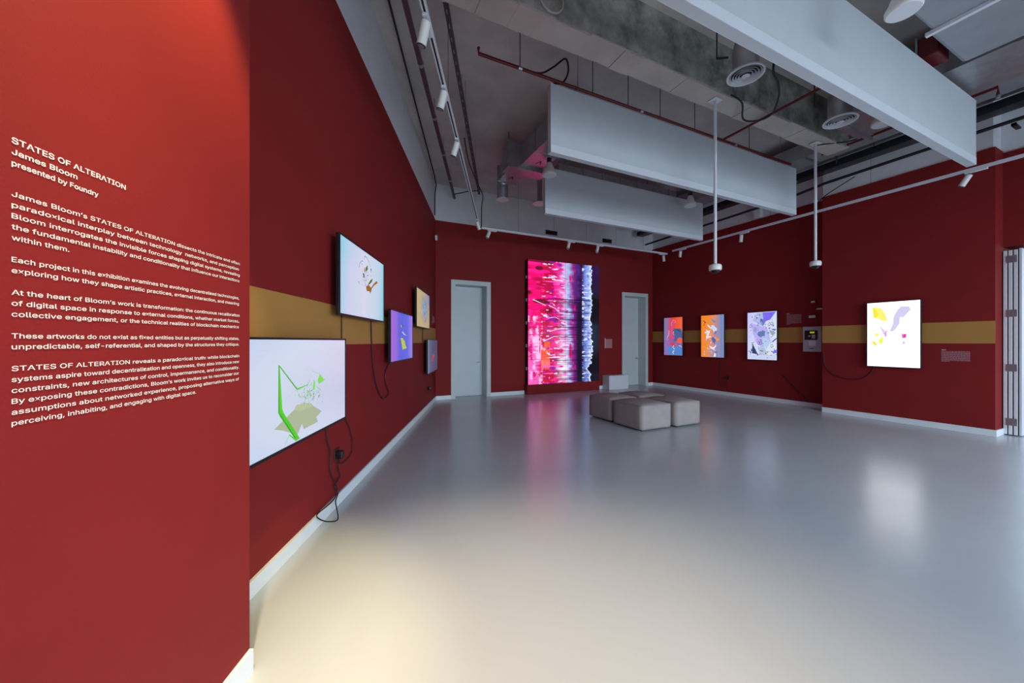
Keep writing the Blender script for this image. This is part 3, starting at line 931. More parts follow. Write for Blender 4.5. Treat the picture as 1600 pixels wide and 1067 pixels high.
for u_ in (0.0, 0.17, 0.335, 0.5, 0.665, 0.83):
    if u_:
        polys.append(((60, 10, 50), stroke([(u_, 0.0), (u_, 1.0)], 0.0012, 0.0012, lw / lh)))
for k in range(1, 5):
    polys.append(((60, 10, 50), stroke([(0.0, k / 5), (0.87, k / 5)], 0.0012, 0.0012, lw / lh)))
picture('screen_picture', led, lw, lh, LZ0, -0.001, 150, 240, led_fn, polys, 1.2)
MB().box(-lw / 2, lw / 2, 0.0, 0.1495, LZ0, LZ1).build('housing', M['black'], led)
MB().box(-lw / 2 - 0.02, lw / 2 + 0.01, 0.004, 0.1495, 0.0, LZ0).build('plinth', M['red'], led)
for k in range(5):
    z = 0.55 + k * 0.52
    MB().box(-lw / 2 - 0.014, -lw / 2, 0.06, 0.11, z, z + 0.07).build('bracket', M['panel'], led)


# ================================================================== poufs
def pouf_mesh(w, d, h):
    bm = bmesh.new()
    bmesh.ops.create_cube(bm, size=2)
    bmesh.ops.subdivide_edges(bm, edges=bm.edges[:], cuts=9, use_grid_fill=True)
    r = 0.024
    ix, iy, iz = w / 2 - r, d / 2 - r, h / 2 - r
    for v in bm.verts:
        x, y, z = v.co
        p = Vector((x * w / 2, y * d / 2, z * h / 2))
        q = Vector((max(-ix, min(ix, p.x)), max(-iy, min(iy, p.y)), max(-iz, min(iz, p.z))))
        dlt = p - q
        if dlt.length > 1e-6:
            p = q + dlt.normalized() * min(r, dlt.length)
        puff = (1 - min(1, abs(x)) ** 2.4) * (1 - min(1, abs(y)) ** 2.4)
        if z > 0.5:
            p.z += 0.03 * puff
        side = (1 - z * z)
        p.x += 0.006 * side * (1 - y * y) * (1 if x > 0.9 else -1 if x < -0.9 else 0)
        p.y += 0.006 * side * (1 - x * x) * (1 if y > 0.9 else -1 if y < -0.9 else 0)
        p.z += h / 2
        v.co = p
    me = bpy.data.meshes.new('upholstery')
    bm.to_mesh(me)
    bm.free()
    me.materials.append(M['fabric'])
    me.polygons.foreach_set('use_smooth', [True] * len(me.polygons))
    return me


pouf_labels = ['grey velour pouf at the near left, its corner towards the viewer',
               'grey velour pouf at the far left of the block of four',
               'grey velour pouf at the near right of the block of four',
               'grey velour pouf at the far right, behind the three others']
for (cx, cy, w_, d_, a_), lb in zip([(3.90, 3.945, 0.545, 0.57, 0.0), (3.912, 4.56, 0.525, 0.53, -0.8), (4.485, 3.925, 0.50, 0.57, 0.9), (4.49, 4.555, 0.51, 0.52, -1.2)], pouf_labels):
    t = thing('cube_pouf', lb, 'pouf', (cx, cy, 0), math.radians(a_), 'poufs pushed together in the middle of the floor')
    me = pouf_mesh(w_, d_, 0.335)
    o = bpy.data.objects.new('upholstery', me)
    C.objects.link(o)
    o.parent = t
    o.location = (0, 0, 0.015)
    MB().box(-w_ / 2 + 0.05, w_ / 2 - 0.05, -d_ / 2 + 0.05, d_ / 2 - 0.05, 0, 0.018).build('base_board', M['black'], t)
    sm = MB()
    rr = 0.03
    loop = []
    hx, hy = w_ / 2, d_ / 2
    for (sx, sy, a0) in [(1, 1, 0), (-1, 1, 90), (-1, -1, 180), (1, -1, 270)]:
        for k in range(4):
            a = math.radians(a0 + 30 * k)
            loop.append((sx * (hx - rr) + rr * math.cos(a) * 0.93, sy * (hy - rr) + rr * math.sin(a) * 0.93, 0.344))
    loop.append(loop[0])
    sm.tube(loop, 0.004, 6, False)
    sm.build('seam', M['fabric'], t, True)

# white plinth box by the door
t = thing('plinth_box', 'small white box standing on the floor by the right door', 'box', (6.40, 7.35, 0), 0)
MB().bbox(-0.31, 0.31, -0.13, 0.13, 0.0, 0.348, 0.004, 1).build('body', M['white'], t)
MB().box(-0.29, 0.29, -0.11, 0.11, 0.346, 0.3505).build('top_panel', M['whiteplastic'], t)

# ================================================================== acoustic baffles under the ceiling
ZB, ZT = 3.12, 3.82


def baffle(label, x0, x1, y, th):
    t = thing('ceiling_baffle', label, 'baffle', ((x0 + x1) / 2, y, ZB), 0, 'long white baffles hung from the ceiling')
    hw = (x1 - x0) / 2
    MB().box(-hw, hw, 0.0, th, 0.0, ZT - ZB).build('board', M['baffle'], t)
    MB().box(-hw, hw, -0.004, 0.0, 0.0, 0.078).build('edge_strip', M['strip'], t)
    MB().box(-hw, hw, th, th + 0.004, 0.0, 0.03).build('edge_strip', M['strip'], t)
    n = max(2, int((x1 - x0) / 1.7))
    for k in range(n):
        xx = -hw + 0.35 + k * (2 * hw - 0.7) / (n - 1)
        MB().tube([(xx, th / 2, ZT - ZB), (xx, th / 2, ZC - ZB)], 0.0035, 6).build('hanging_rod', M['galv'], t)
    MB().box(-hw - 0.003, -hw, -0.002, th + 0.002, 0, ZT - ZB).build('end_cap', M['baffle'], t)
    MB().box(hw, hw + 0.003, -0.002, th + 0.002, 0, ZT - ZB).build('end_cap', M['baffle'], t)
    return t


baffle('nearest and largest white ceiling baffle, cut by the top of the picture', 0.60, 6.267, 1.46, 0.062)
baffle('middle white ceiling baffle hanging above the poufs', 1.955, 6.285, 3.205, 0.055)
baffle('farthest and smallest white ceiling baffle near the back wall', 2.815, 6.27, 4.775, 0.055)


# ================================================================== lighting tracks and spotlights
ZTK = 3.3


def track(label, p0, p1, nwires):
    p0, p1 = Vector(p0), Vector(p1)
    d = p1 - p0
    L = d.length
    a = math.atan2(d.y, d.x)
    t = thing('lighting_track', label, 'track', ((p0.x + p1.x) / 2, (p0.y + p1.y) / 2, ZTK), a, 'white lighting tracks under the ceiling')
    MB().box(-L / 2, L / 2, -0.017, 0.017, -0.006, 0.017).box(-L / 2, L / 2, -0.017, -0.008, -0.017, -0.006).box(-L / 2, L / 2, 0.008, 0.017, -0.017, -0.006).build('rail', M['white'], t)
    MB().box(-L / 2 + 0.02, L / 2 - 0.02, -0.0075, 0.0075, -0.0075, -0.0061).build('slot', M['black'], t)
    for s in (-1, 1):
        a_, b_ = sorted((s * L / 2, s * (L / 2 + 0.012)))
        MB().box(a_, b_, -0.018, 0.018, -0.018, 0.018).build('end_cap', M['white'], t)
    for k in range(nwires):
        xx = -L / 2 + 0.75 + k * (L - 1.5) / (nwires - 1)
        MB().tube([(xx, 0, 0.017), (xx, 0, ZC - ZTK)], 0.0018, 5).build('hanging_wire', M['darkmetal'], t)
    return t


track('white lighting track running alongside the left wall', (-0.55, 0.06, 0), (2.311, 6.28, 0), 5)
track('white lighting track running parallel to the back wall', (2.42, 6.40, 0), (7.14, 6.40, 0), 5)
track('white lighting track running alongside the right wall', (6.99, -0.9, 0), (7.03, 6.12, 0), 5)
LBL = {}


def spot(label, x, y, rotz, tilt, yaw=0.0, group='white cylinder spotlights on the tracks', power=0, cone=60, blend=0.8, col=(1.0, 0.72, 0.42), aim=None):
    t = thing('track_spotlight', label, 'spotlight', (x, y, ZTK - 0.0175), rotz, group)
    MB().bbox(-0.09, 0.09, -0.017, 0.017, -0.022, 0.0, 0.003, 1).build('adapter', M['white'], t)
    MB().tube([(0.055, 0, -0.022), (0.055, 0, -0.05)], 0.007, 8).build('stem', M['black'], t)
    # cylinder hinged at the stem
    dr = Vector((math.cos(yaw) * math.sin(tilt), math.sin(yaw) * math.sin(tilt), -math.cos(tilt)))
    if aim is not None:
        loc = Vector((x, y, ZTK - 0.07))
        dr = (Vector(aim) - loc).normalized()
        dr = Matrix.Rotation(-rotz, 3, 'Z') @ dr
    c0 = Vector((0.055, 0, -0.045))
    b = MB().tube([c0 - dr * 0.008, c0 + dr * 0.128], 0.031, 20)
    body = b.build('body', M['whiteplastic'], t, True)
    MB().tube([c0 + dr * 0.1281, c0 + dr * 0.1335], 0.029, 20).build('front_ring', M['black'], body, True)
    MB().tube([c0 + dr * 0.1336, c0 + dr * 0.1345], 0.022, 20).build('lens', M['lens'], body)
    if power:
        ld = bpy.data.lights.new('spot_lamp', 'SPOT')
        ld.energy = power
        ld.spot_size = math.radians(cone)
        ld.spot_blend = blend
        ld.color = col
        ld.shadow_soft_size = 0.03
        lo = bpy.data.objects.new('spot_lamp', ld)
        C.objects.link(lo)
        lo.parent = t
        lo.location = c0 + dr * 0.15
        lo.rotation_euler = dr.to_track_quat('-Z', 'Y').to_euler()
    return t


RT = math.atan2(6.22, 2.861)            # left track direction
lt = lambda y: (-0.55 + (y - 0.06) * 2.861 / 6.22, y)
WARM = (1.0, 0.66, 0.34)
spot('lit spotlight on the left track washing the text wall', *lt(1.0), RT + PI, 0, aim=PL(6.55, 0.25, 1.75), power=240, cone=50, blend=0.6, col=(1.0, 0.82, 0.32))
spot('lit spotlight on the left track aimed at the near floor', *lt(0.70), RT + PI, 0, aim=(0.55, 1.1, 0.0), power=520, cone=62, blend=1.0, col=(1.0, 0.76, 0.50))
spot('lit spotlight at the near end of the left track', *lt(0.30), RT + PI, 0, aim=PL(7.2, 0.25, 1.2), power=18, cone=80, blend=1.0, col=WARM)
spot('largest visible spotlight, at the top of the left track', *lt(2.42), RT + PI, 0.35, -2.2)
spot('second spotlight along the left track from the viewer', *lt(3.02), RT + PI, 0.30, -2.0)
spot('third spotlight along the left track from the viewer', *lt(3.72), RT + PI, 0.35, -2.0)
spot('spotlight at the far end of the left track', *lt(6.0), RT + PI, 0.4, 2.3)
spot('leftmost spotlight on the back track', 2.62, 6.40, PI, 0.45, 0.3)
spot('spotlight on the back track above the left half of the video wall', 4.40, 6.40, PI, 0.35, 0.3)
spot('spotlight on the back track above the right half of the video wall', 5.14, 6.40, PI, 0.3, 0.3)
spot('rightmost spotlight on the back track by the corner', 6.98, 6.40, 0, 0.1, 0)
spot('spotlight on the right track nearest the back corner', 7.03, 5.86, PI / 2, 0.1, 0)
spot('spotlight on the right track beside the middle baffle', 7.02, 4.46, PI / 2, 0.1, 0)
spot('spotlight on the right track below the largest baffle', 7.003, 1.63, PI / 2, 0.5, 0.0)

# small motion sensor on the left wall near the corner
t = thing('motion_sensor', 'small white motion sensor high on the left wall by the corner', 'sensor', PL(0.26, 0, 3.2), RL)
MB().bbox(-0.035, 0.035, -0.075, -0.03, 0, 0.10, 0.012, 2).build('body', M['whiteplastic'], t, True)
MB().box(-0.015, 0.03, -0.032, -0.0005, 0.03, 0.07).build('bracket', M['black'], t)

# ================================================================== security cameras on poles
for (x, y, zb, lb) in [(3.845, 2.77, 1.97, 'dome camera on the left hanging pole, in front of the middle baffle'), (5.925, 2.785, 2.205, 'dome camera on the right hanging pole near the right wall')]:
    t = thing('dome_camera', lb, 'camera', (x, y, zb), 0, 'dome cameras hanging on long white poles')
    MB().tube([(0, 0, 0.10), (0, 0, 3.905 - zb)], 0.0165, 14).build('pole', M['white'], t, True)
    MB().lathe([(0.062, 0.03), (0.066, 0.05), (0.066, 0.075), (0.058, 0.092), (0.02, 0.105)], 24).build('housing', M['whiteplastic'], t, True)
    MB().lathe([(0.006, -0.008), (0.024, -0.003), (0.040, 0.012), (0.047, 0.030)], 24).build('dome', M['black'], t, True)
    MB().box(-0.06, 0.06, -0.05, 0.05, 3.905 - zb, 3.915 - zb).build('mounting_plate', M['white'], t)
    MB().tube([(0, 0, 0.9), (0, 0, 0.93)], 0.020, 14).build('collar', M['white'], t, True)


# ================================================================== ceiling services
def pipe_thing(name, label, cat, pts, r, m, group=None, n=10, smooth=False):
    pts = [Vector(p) for p in pts]
    if smooth:
        pts = smooth_path(pts, 6)
    mb = MB().tube(pts, r, n)
    o = mb.build(name, m, None, True)
    return tag(o, label, cat, group)


# red sprinkler pipe over the middle baffle with its branch
t = thing('sprinkler_pipe', 'thin dark red sprinkler pipe running above the middle baffle', 'pipe', (0, 0, 3.88))
MB().tube([(1.19, 3.235, 0.055), (1.19, 3.235, 0.0), (6.2, 3.235, 0.0)], 0.016, 10).build('main_pipe', M['redpipe'], t, True)
MB().tube([(4.63, 3.235, 0.0), (4.61, 1.75, 0.0)], 0.015, 10).build('branch_pipe', M['redpipe'], t, True)
for x in (1.62, 2.5, 3.0, 3.5, 4.1, 5.2):
    MB().tube([(x, 3.235, 0.016), (x, 3.235, ZC - 3.88)], 0.004, 6).build('hanger_rod', M['darkmetal'], t)
for x in (1.62, 3.2, 4.9):
    MB().tube([(x - 0.02, 3.235, 0), (x + 0.02, 3.235, 0)], 0.021, 12).build('pipe_clamp', M['galv'], t)

pipe_thing('flexible_cable', 'black cable looping over the end of the red sprinkler pipe', 'cable', [(1.56, 3.27, 3.92), (1.67, 3.31, 3.94), (1.89, 3.31, 3.965), (2.05, 3.31, 4.08), (2.20, 3.31, 4.215), (2.235, 3.31, 4.09), (2.165, 3.31, 3.95), (2.05, 3.30, 3.905)], 0.010, M['rubber'], None, 8, True)
pipe_thing('camera_cable', 'black cable looping from the left camera pole past the round diffuser', 'cable', [(3.90, 2.62, 3.90), (4.10, 2.63, 3.875), (4.387, 2.80, 3.86), (4.54, 2.74, 3.845), (4.56, 2.58, 3.84), (4.31, 2.366, 3.845), (4.09, 2.25, 3.85), (3.90, 2.19, 3.87), (3.86, 2.15, 4.0)], 0.010, M['rubber'], None, 8, True)
pipe_thing('camera_cable', 'black cable leading right from the right camera pole', 'cable', [(5.96, 2.785, 3.90), (6.10, 2.72, 3.92), (6.35, 2.6, 3.95), (6.55, 2.5, 4.02)], 0.009, M['rubber'], None, 8, True)


def lq(s, off, z):
    return PL(s, off, z)


# along the left wall
t = thing('red_brown_pipe', 'red brown pipe under the slab along the left wall', 'pipe', (0, 0, 4.2))
dpt = Vector((2.22 - 0.534, 7.47 - 3.331, 0)).normalized()
p0 = Vector((0.534, 3.331, 0)) - dpt * 0.46
MB().tube([p0, (2.21, 7.47, 0)], 0.028, 12).build('pipe', M['brownpipe'], t, True)
for k in range(5):
    q = Vector((0.534, 3.331, 0)) + dpt * (k * 0.95 - 0.2)
    MB().tube([q, q + Vector((0, 0, ZC - 4.2))], 0.005, 6).build('hanger_rod', M['galv'], t)
    MB().tube([q - dpt * 0.02, q + dpt * 0.02], 0.034, 12).build('pipe_clamp', M['galv'], t)
pipe_thing('conduit', 'thin dark conduit in the angle of slab and left wall', 'conduit', [(0.18, 2.91, 4.425), (0.40, 3.54, 4.425), (1.02, 5.25, 4.425), (1.70, 7.10, 4.425), (1.80, 7.36, 4.36), (1.80, 7.47, 4.20), (1.80, 7.475, 3.78)], 0.011, M['darkmetal'])
# slotted channel
t = thing('slotted_channel', 'grey slotted steel channel beside the left track', 'channel', (0, 0, 4.2))
d2 = Vector((2.566 - 0.854, 6.973 - 3.18, 0)).normalized()
a2 = math.atan2(d2.y, d2.x)
t.location = (0.854, 3.18, 4.2)
t.rotation_euler = (0, 0, a2)
MB().box(-0.28, 4.3, -0.022, 0.022, 0.0, 0.004).box(-0.28, 4.3, -0.022, -0.018, 0.004, 0.04).box(-0.28, 4.3, 0.018, 0.022, 0.004, 0.04).build('rail', M['channel'], t)
sl = MB()
for k in range(29):
    sl.box(-0.22 + k * 0.155, -0.22 + k * 0.155 + 0.05, -0.006, 0.006, -0.0012, -0.0002)
so = sl.build('slots', M['slot'], t)
so['kind'] = 'stuff'
for k in range(4):
    MB().tube([(-0.1 + k * 1.35, 0, 0.02), (-0.1 + k * 1.35, 0, ZC - 4.2)], 0.004, 6).build('hanger_rod', M['galv'], t)
pipe_thing('data_cable', 'black cable hanging from the slab to the back end of the left track', 'cable', [(1.72, 5.3, 4.25), (1.95, 5.75, 4.12), (2.3, 6.3, 4.05), (2.47, 6.5, 3.95), (2.44, 6.47, 3.72), (2.42, 6.43, 3.45), (2.42, 6.42, 3.325)], 0.009, M['rubber'], None, 8, True)
pipe_thing('data_cable', 'short black cable sagging between the brown pipe and slotted channel', 'cable', [(2.12, 7.2, 4.16), (2.22, 7.1, 4.165), (2.35, 7.0, 4.185), (2.52, 6.9, 4.19)], 0.010, M['rubber'], None, 8, True)

# --- rectangular air duct behind the middle baffle with round outlet
t = thing('air_duct', 'metal air duct with a round down-turned outlet, tinted pink by the screen', 'duct', (2.6, 4.6, 3.9))
MB().box(-0.06, 0.32, -0.85, 0.45, 0.0, 0.30).build('trunk', M['galv'], t)
MB().box(-0.075, 0.335, -0.02, 0.01, -0.015, 0.315).build('flange', M['galv'], t)
MB().box(-0.26, 0.42, 0.452, 0.70, -0.04, 0.34).build('plenum', M['galv'], t)
MB().box(-0.275, 0.435, 0.44, 0.455, -0.055, 0.355).build('flange', M['galv'], t)
MB().box(-0.16, 0.16, 0.702, 1.10, 0.0, 0.24).build('reducer', M['galv'], t)
MB().box(-0.175, 0.175, 1.08, 1.10, -0.015, 0.255).build('flange', M['galv'], t)
el = [(0, 1.10, 0.12), (0, 1.17, 0.115), (0, 1.23, 0.08), (0, 1.265, 0.02), (0, 1.27, -0.05), (0, 1.27, -0.22)]
MB().tube(smooth_path(el, 4), 0.098, 20).build('elbow', M['galv'], t, True)
MB().tube([(0, 1.27, -0.222), (0, 1.27, -0.235)], 0.106, 24).build('outlet_ring', M['whiteplastic'], t, True)
for (cx, cy) in ((0.16, 0.25), (0.0, 0.9)):
    zc = -0.0015
    MB().add([(cx - 0.05, cy + 0.05, zc), (cx, cy - 0.06, zc), (cx + 0.05, cy + 0.05, zc), (cx + 0.03, cy + 0.05, zc), (cx, cy - 0.015, zc), (cx - 0.03, cy + 0.05, zc)], [(0, 1, 4, 5), (1, 2, 3, 4)]).build('arrow_mark', M['ink'], t)
for (x, y) in ((-0.2, 0.58), (0.36, 0.58), (-0.03, -0.6), (0.29, -0.6)):
    MB().tube([(x, y, 0.3), (x, y, ZC - 3.9)], 0.005, 6).build('hanger_rod', M['darkmetal'], t)

# long duct seen between the two far baffles
t = thing('ribbed_duct', 'long grey ribbed duct seen between the middle and far baffles', 'duct', (4.9, 5.6, 3.92))
MB().box(-1.45, 1.4, -0.2, 0.2, 0.0, 0.36).build('body', M['galv'], t)
for k in range(7):
    MB().box(-1.35 + k * 0.42, -1.32 + k * 0.42, -0.212, 0.212, -0.012, 0.372).build('rib', M['galv'], t)
for k in (-1.2, 0.8):
    MB().tube([(k, 0, 0.36), (k, 0, ZC - 3.92)], 0.005, 6).build('hanger_rod', M['darkmetal'], t)
t = thing('round_outlet', 'short round air outlet left of the farthest baffle near the back wall', 'outlet', (3.27, 5.75, 3.66))
MB().tube([(0, 0, 0.012), (0, 0, 0.2), (0, 0, ZC - 3.66)], 0.045, 16).build('neck', M['galv'], t, True)
MB().tube([(0, 0, 0.0), (0, 0, 0.012)], 0.125, 24).build('rim', M['whiteplastic'], t, True)


# --- round ceiling diffusers
def diffuser(label, x, y, z, r=0.148):
    t = thing('round_diffuser', label, 'diffuser', (x, y, z), 0, 'round louvred air diffusers')
    MB().lathe([(r, 0.0), (r, 0.010), (r - 0.008, 0.020), (0.130, 0.020), (0.130, 0.004), (0.132, 0.0), (r, 0.0)], 32, (0, 0, 0), False).build('rim', M['white'], t, True)
    MB().tube([(0, 0, 0.018), (0, 0, 0.0185)], 0.129, 28).build('throat', M['black'], t)
    for k, rr in enumerate((0.124, 0.102, 0.080, 0.058)):
        MB().lathe([(rr, -0.002 - 0.002 * k), (rr + 0.003, -0.002 - 0.002 * k), (rr - 0.007, 0.012), (rr - 0.010, 0.012), (rr, -0.002 - 0.002 * k)], 28, (0, 0, 0), False).build('louvre_ring', M['white'], t, True)
    MB().lathe([(0.030, -0.010), (0.034, -0.008), (0.024, 0.006), (0.006, 0.008)], 24).build('centre_disc', M['white'], t, True)
    MB().tube(smooth_path([(0, 0, 0.02), (0, 0, 0.12), (0, 0.0, 0.22), (0, -0.05, 0.32), (0, -0.16, 0.38), (0, -0.34, 0.39)], 4), 0.104, 22).build('neck', M['galv'], t, True)
    MB().tube([(-0.09, 0.10, 0.20), (-0.16, 0.16, 0.21)], 0.010, 6).tube([(-0.16, 0.16, 0.205), (-0.16, 0.16, ZC - z)], 0.007, 6).build('hanger_bracket', M['darkmetal'], t)
    return t


diffuser('round louvred diffuser on the beam side, just right of the left camera pole', 3.275, 2.068, 3.56)
diffuser('round louvred diffuser just above the right camera pole, near the largest baffle', 4.859, 2.058, 3.55)
t = thing('round_diffuser', 'plain round ring on the beam face at the top edge of the picture', 'diffuser', (1.62, 2.652, 4.07), 0)
ring = [(0.115 * math.cos(2 * PI * k / 28), -0.006, 0.115 * math.sin(2 * PI * k / 28)) for k in range(29)]
MB().tube(ring, 0.008, 6, False).build('rim', M['plaster'], t, True)
MB().tube([(0, 0.0, 0), (0, -0.003, 0)], 0.107, 28).build('disc', M['beam'], t)


# --- white cone loudspeakers
def cone(label, x, y, z=3.55, r=0.10, top=ZC):
    t = thing('cone_speaker', label, 'speaker', (x, y, z), 0, 'white cone loudspeakers hung from the slab')
    MB().lathe([(r - 0.006, -0.004), (r, 0.004), (r, 0.024), (r * 0.8, 0.06), (r * 0.38, 0.17), (r * 0.30, 0.18)], 28).build('shell', M['whiteplastic'], t, True)
    MB().lathe([(r * 0.90, -0.006), (r * 0.92, -0.003)], 28).build('grille', M['white'], t)
    MB().tube([(0, 0, 0.18), (0, 0, 0.24)], r * 0.34, 14).build('neck', M['black'], t, True)
    MB().tube([(0, 0, 0.24), (0, 0, top - z)], 0.004, 6).build('hanging_rod', M['darkmetal'], t)
    return t


cone('white cone speaker at the left end of the farthest baffle', 2.71, 4.49, top=3.899)
cone('white cone speaker in front of the right end of the farthest baffle', 5.54, 4.46)
cone('white cone speaker half hidden under the largest baffle', 5.33, 1.88)
cone('white cone speaker above the largest baffle at the top edge', 3.28, 1.06, 3.315, 0.09)

# --- right hand services, all running along the right wall
t = thing('flat_duct', 'long flat grey duct running alongside the right wall', 'duct', (6.75, 2.6, 4.06))
MB().box(-0.20, 0.20, -4.5, 4.6, 0.0, 0.22).build('body', M['insul'], t)
for k in range(6):
    MB().box(-0.208, 0.208, -3.9 + k * 1.5, -3.86 + k * 1.5, -0.008, 0.228).build('joint', M['galv'], t)
t = thing('cable_ladder', 'black cable ladder full of cables along the right wall', 'cable tray', (7.17, 2.6, 3.95))
MB().box(-0.10, -0.085, -4.5, 4.7, 0, 0.10).box(0.085, 0.10, -4.5, 4.7, 0, 0.10).build('side_rails', M['black'], t)
MB().box(-0.085, 0.085, -4.5, 4.7, 0.0, 0.008).build('bed', M['black'], t)
for k in range(5):
    MB().tube([(-0.064 + k * 0.032, -4.5, 0.03), (-0.064 + k * 0.032 + random.uniform(-.006, .006), 0.2, 0.032), (-0.064 + k * 0.032, 4.7, 0.03)], 0.015, 8).build('cable', M['rubber'], t, True)
for k in range(5):
    MB().tube([(-0.092, -3.4 + k * 1.7, 0.1), (-0.092, -3.4 + k * 1.7, ZC - 3.95)], 0.005, 6).build('hanger_rod', M['darkmetal'], t)
for (y, dx) in ((1.38, 0.0), (1.02, 0.02)):
    MB().box(-0.09 + dx, -0.02 + dx, y, y + 0.05, -0.012, -0.002).build('cable_tag', M['cabgreen'], t)
pipe_thing('black_pipe', 'black insulated pipe below the cable ladder along the right wall', 'pipe', [(7.33, -1.8, 3.86), (7.33, 1.6, 3.85), (7.33, 3.3, 3.83), (7.36, 3.75, 3.80), (7.37, 4.4, 3.79), (7.37, 7.3, 3.76)], 0.022, M['rubber'])
t = thing('pipe_bracket', 'black bracket reaching from the black pipe to the grey wall', 'bracket', (7.36, 1.42, 3.845))
MB().box(-0.02, 0.17, -0.02, 0.02, -0.05, -0.03).box(-0.02, 0.0, -0.02, 0.02, -0.05, -0.02).build('arm', M['black'], t)
pipe_thing('silver_conduit', 'bright silver conduit above the cable ladder', 'conduit', [(7.28, -1.8, 4.17), (7.28, 3.4, 4.17)], 0.020, M['galv'])
pipe_thing('drop_cable', 'black cable dropping from the flat duct to the cable ladder', 'cable', [(6.99, 3.02, 4.28), (7.02, 3.02, 4.10), (7.04, 3.03, 4.02), (7.05, 3.04, 3.98)], 0.013, M['rubber'], None, 8, True)
pipe_thing('drop_cable', 'thin black cable sagging from the black pipe down to the red wall', 'cable', [(7.405, 2.95, 3.81), (7.42, 3.15, 3.74), (7.45, 3.33, 3.68), (7.485, 3.43, 3.64), (7.49, 3.45, 3.60)], 0.007, M['rubber'], None, 8, True)

# --- fan coil unit and ducts at the top right
t = thing('fan_coil_unit', 'large pale insulated air unit at the top right corner', 'air unit', (4.72, 0.62, 3.87))
MB().bbox(-0.75, -0.10, -0.75, 0.70, 0.0, 0.40, 0.02, 2).build('casing', M['insul'], t)
MB().bbox(-0.095, 0.68, -0.80, 0.72, -0.02, 0.42, 0.03, 2).build('duct_wrap', M['insul'], t)
MB().box(-0.115, -0.08, -0.78, 0.735, -0.03, 0.0).build('tape', M['white'], t)
MB().add([(-0.40, 0.20, -0.002), (-0.11, 0.02, -0.002), (-0.11, 0.34, -0.002)], [(0, 1, 2)]).build('red_mark', M['stickred'], t)
MB().add([(-0.30, 0.14, -0.004), (-0.11, 0.02, -0.004), (-0.11, 0.22, -0.004)], [(0, 1, 2)]).build('blue_mark', M['blue'], t)
for (x, y) in ((-0.6, 0.5), (0.5, 0.5), (0.5, -0.6)):
    MB().tube([(x, y, 0.4), (x, y, ZC - 3.87)], 0.006, 6).build('hanger_rod', M['galv'], t)
t = thing('supply_duct', 'steel supply duct beside the large air unit', 'duct', (5.86, 1.0, 3.88))
MB().box(-0.38, 0.38, -3.0, 1.45, 0.0, 0.34).build('body', M['galv'], t)
for k in range(4):
    MB().box(-0.392, 0.392, -2.6 + k * 1.3, -2.565 + k * 1.3, -0.012, 0.352).build('flange', M['galv'], t)
for (x, y) in ((-0.42, 1.35), (0.42, 1.35)):
    MB().tube([(x, y, 0.0), (x, y, ZC - 3.88)], 0.006, 6).build('hanger_rod', M['galv'], t)
MB().box(-0.46, 0.46, 1.33, 1.37, -0.05, -0.013).build('support_bar', M['galv'], t)
t = thing('fire_damper', 'dark red damper box above the right end of the largest baffle', 'damper', (5.14, 1.445, 3.88))
MB().bbox(-0.13, 0.13, -0.055, 0.075, 0.0, 0.2, 0.006, 1).build('body', M['redpipe'], t)
MB().box(-0.145, 0.145, 0.076, 0.09, -0.015, 0.215).build('flange', M['galv'], t)
MB().tube([(0, 0, 0.2), (0, 0, ZC - 3.88)], 0.006, 6).build('hanger_rod', M['galv'], t)
t = thing('sprinkler_drop', 'red sprinkler pipe with a downward nozzle at the far right', 'pipe', (6.35, 1.35, 3.95))
MB().tube([(0.1, 1.6, 0.0), (0.1, 0.0, 0.0), (0.1, 0.0, -0.09)], 0.016, 10).build('pipe', M['redpipe'], t, True)
MB().lathe([(0.008, -0.125), (0.02, -0.12), (0.012, -0.10), (0.014, -0.09)], 12, (0.1, 0, 0)).build('nozzle', M['galv'], t, True)
MB().tube([(0.1, 0.9, 0.016), (0.1, 0.9, ZC - 3.95)], 0.005, 6).build('hanger_rod', M['galv'], t)


# ================================================================== wall vents, plates and captions
for (x0, x1, lb) in [(4.44, 4.76, 'small grey louvred vent above the video wall, left of the pair'), (6.12, 6.41, 'small grey louvred vent above the right door, right of the pair')]:
    t = thing('wall_vent', lb, 'vent', ((x0 + x1) / 2, YB + 0.02, 3.735), RB, 'vents in the grey upper back wall')
    hw = (x1 - x0) / 2
    MB().box(-hw, hw, -0.012, -0.0005, 0, 0.012).box(-hw, hw, -0.012, -0.0005, 0.085, 0.097).box(-hw, -hw + 0.012, -0.012, -0.0005, 0.012, 0.085).box(hw - 0.012, hw, -0.012, -0.0005, 0.012, 0.085).build('frame', M['darkmetal'], t)
    MB().box(-hw + 0.012, hw - 0.012, -0.003, -0.0005, 0.012, 0.085).build('backing', M['black'], t)
    for k in range(4):
        MB().box(-hw + 0.012, hw - 0.012, -0.010, -0.004, 0.020 + k * 0.017, 0.027 + k * 0.017).build('slat', M['darkmetal'], t)


def caption(label, loc, rot, w, h, head, tail, rows, group='vinyl caption texts beside the screens', seed=1):
    """unreadable caption block: rows of word-length dashes"""
    t = thing('wall_caption', label, 'caption', loc, rot, group)
    r = random.Random(seed)
    if head:
        MB().box(-w / 2, -w / 2 + head, -0.0012, -0.0004, h + 0.012, h + 0.019).build('heading', M['vinyl'], t)
    mb = MB()
    rh = h / rows
    for k in range(rows):
        z = h - (k + 1) * rh
        x = -w / 2
        end = w / 2 if k < rows - 1 else -w / 2 + tail
        while x < end - 0.004:
            l = min(r.uniform(0.008, 0.03), end - x)
            mb.box(x, x + l, -0.0012, -0.0004, z + rh * 0.22, z + rh * 0.86)
            x += l + 0.0035
    mb.build('text_rows', M['caption'], t)
    return t


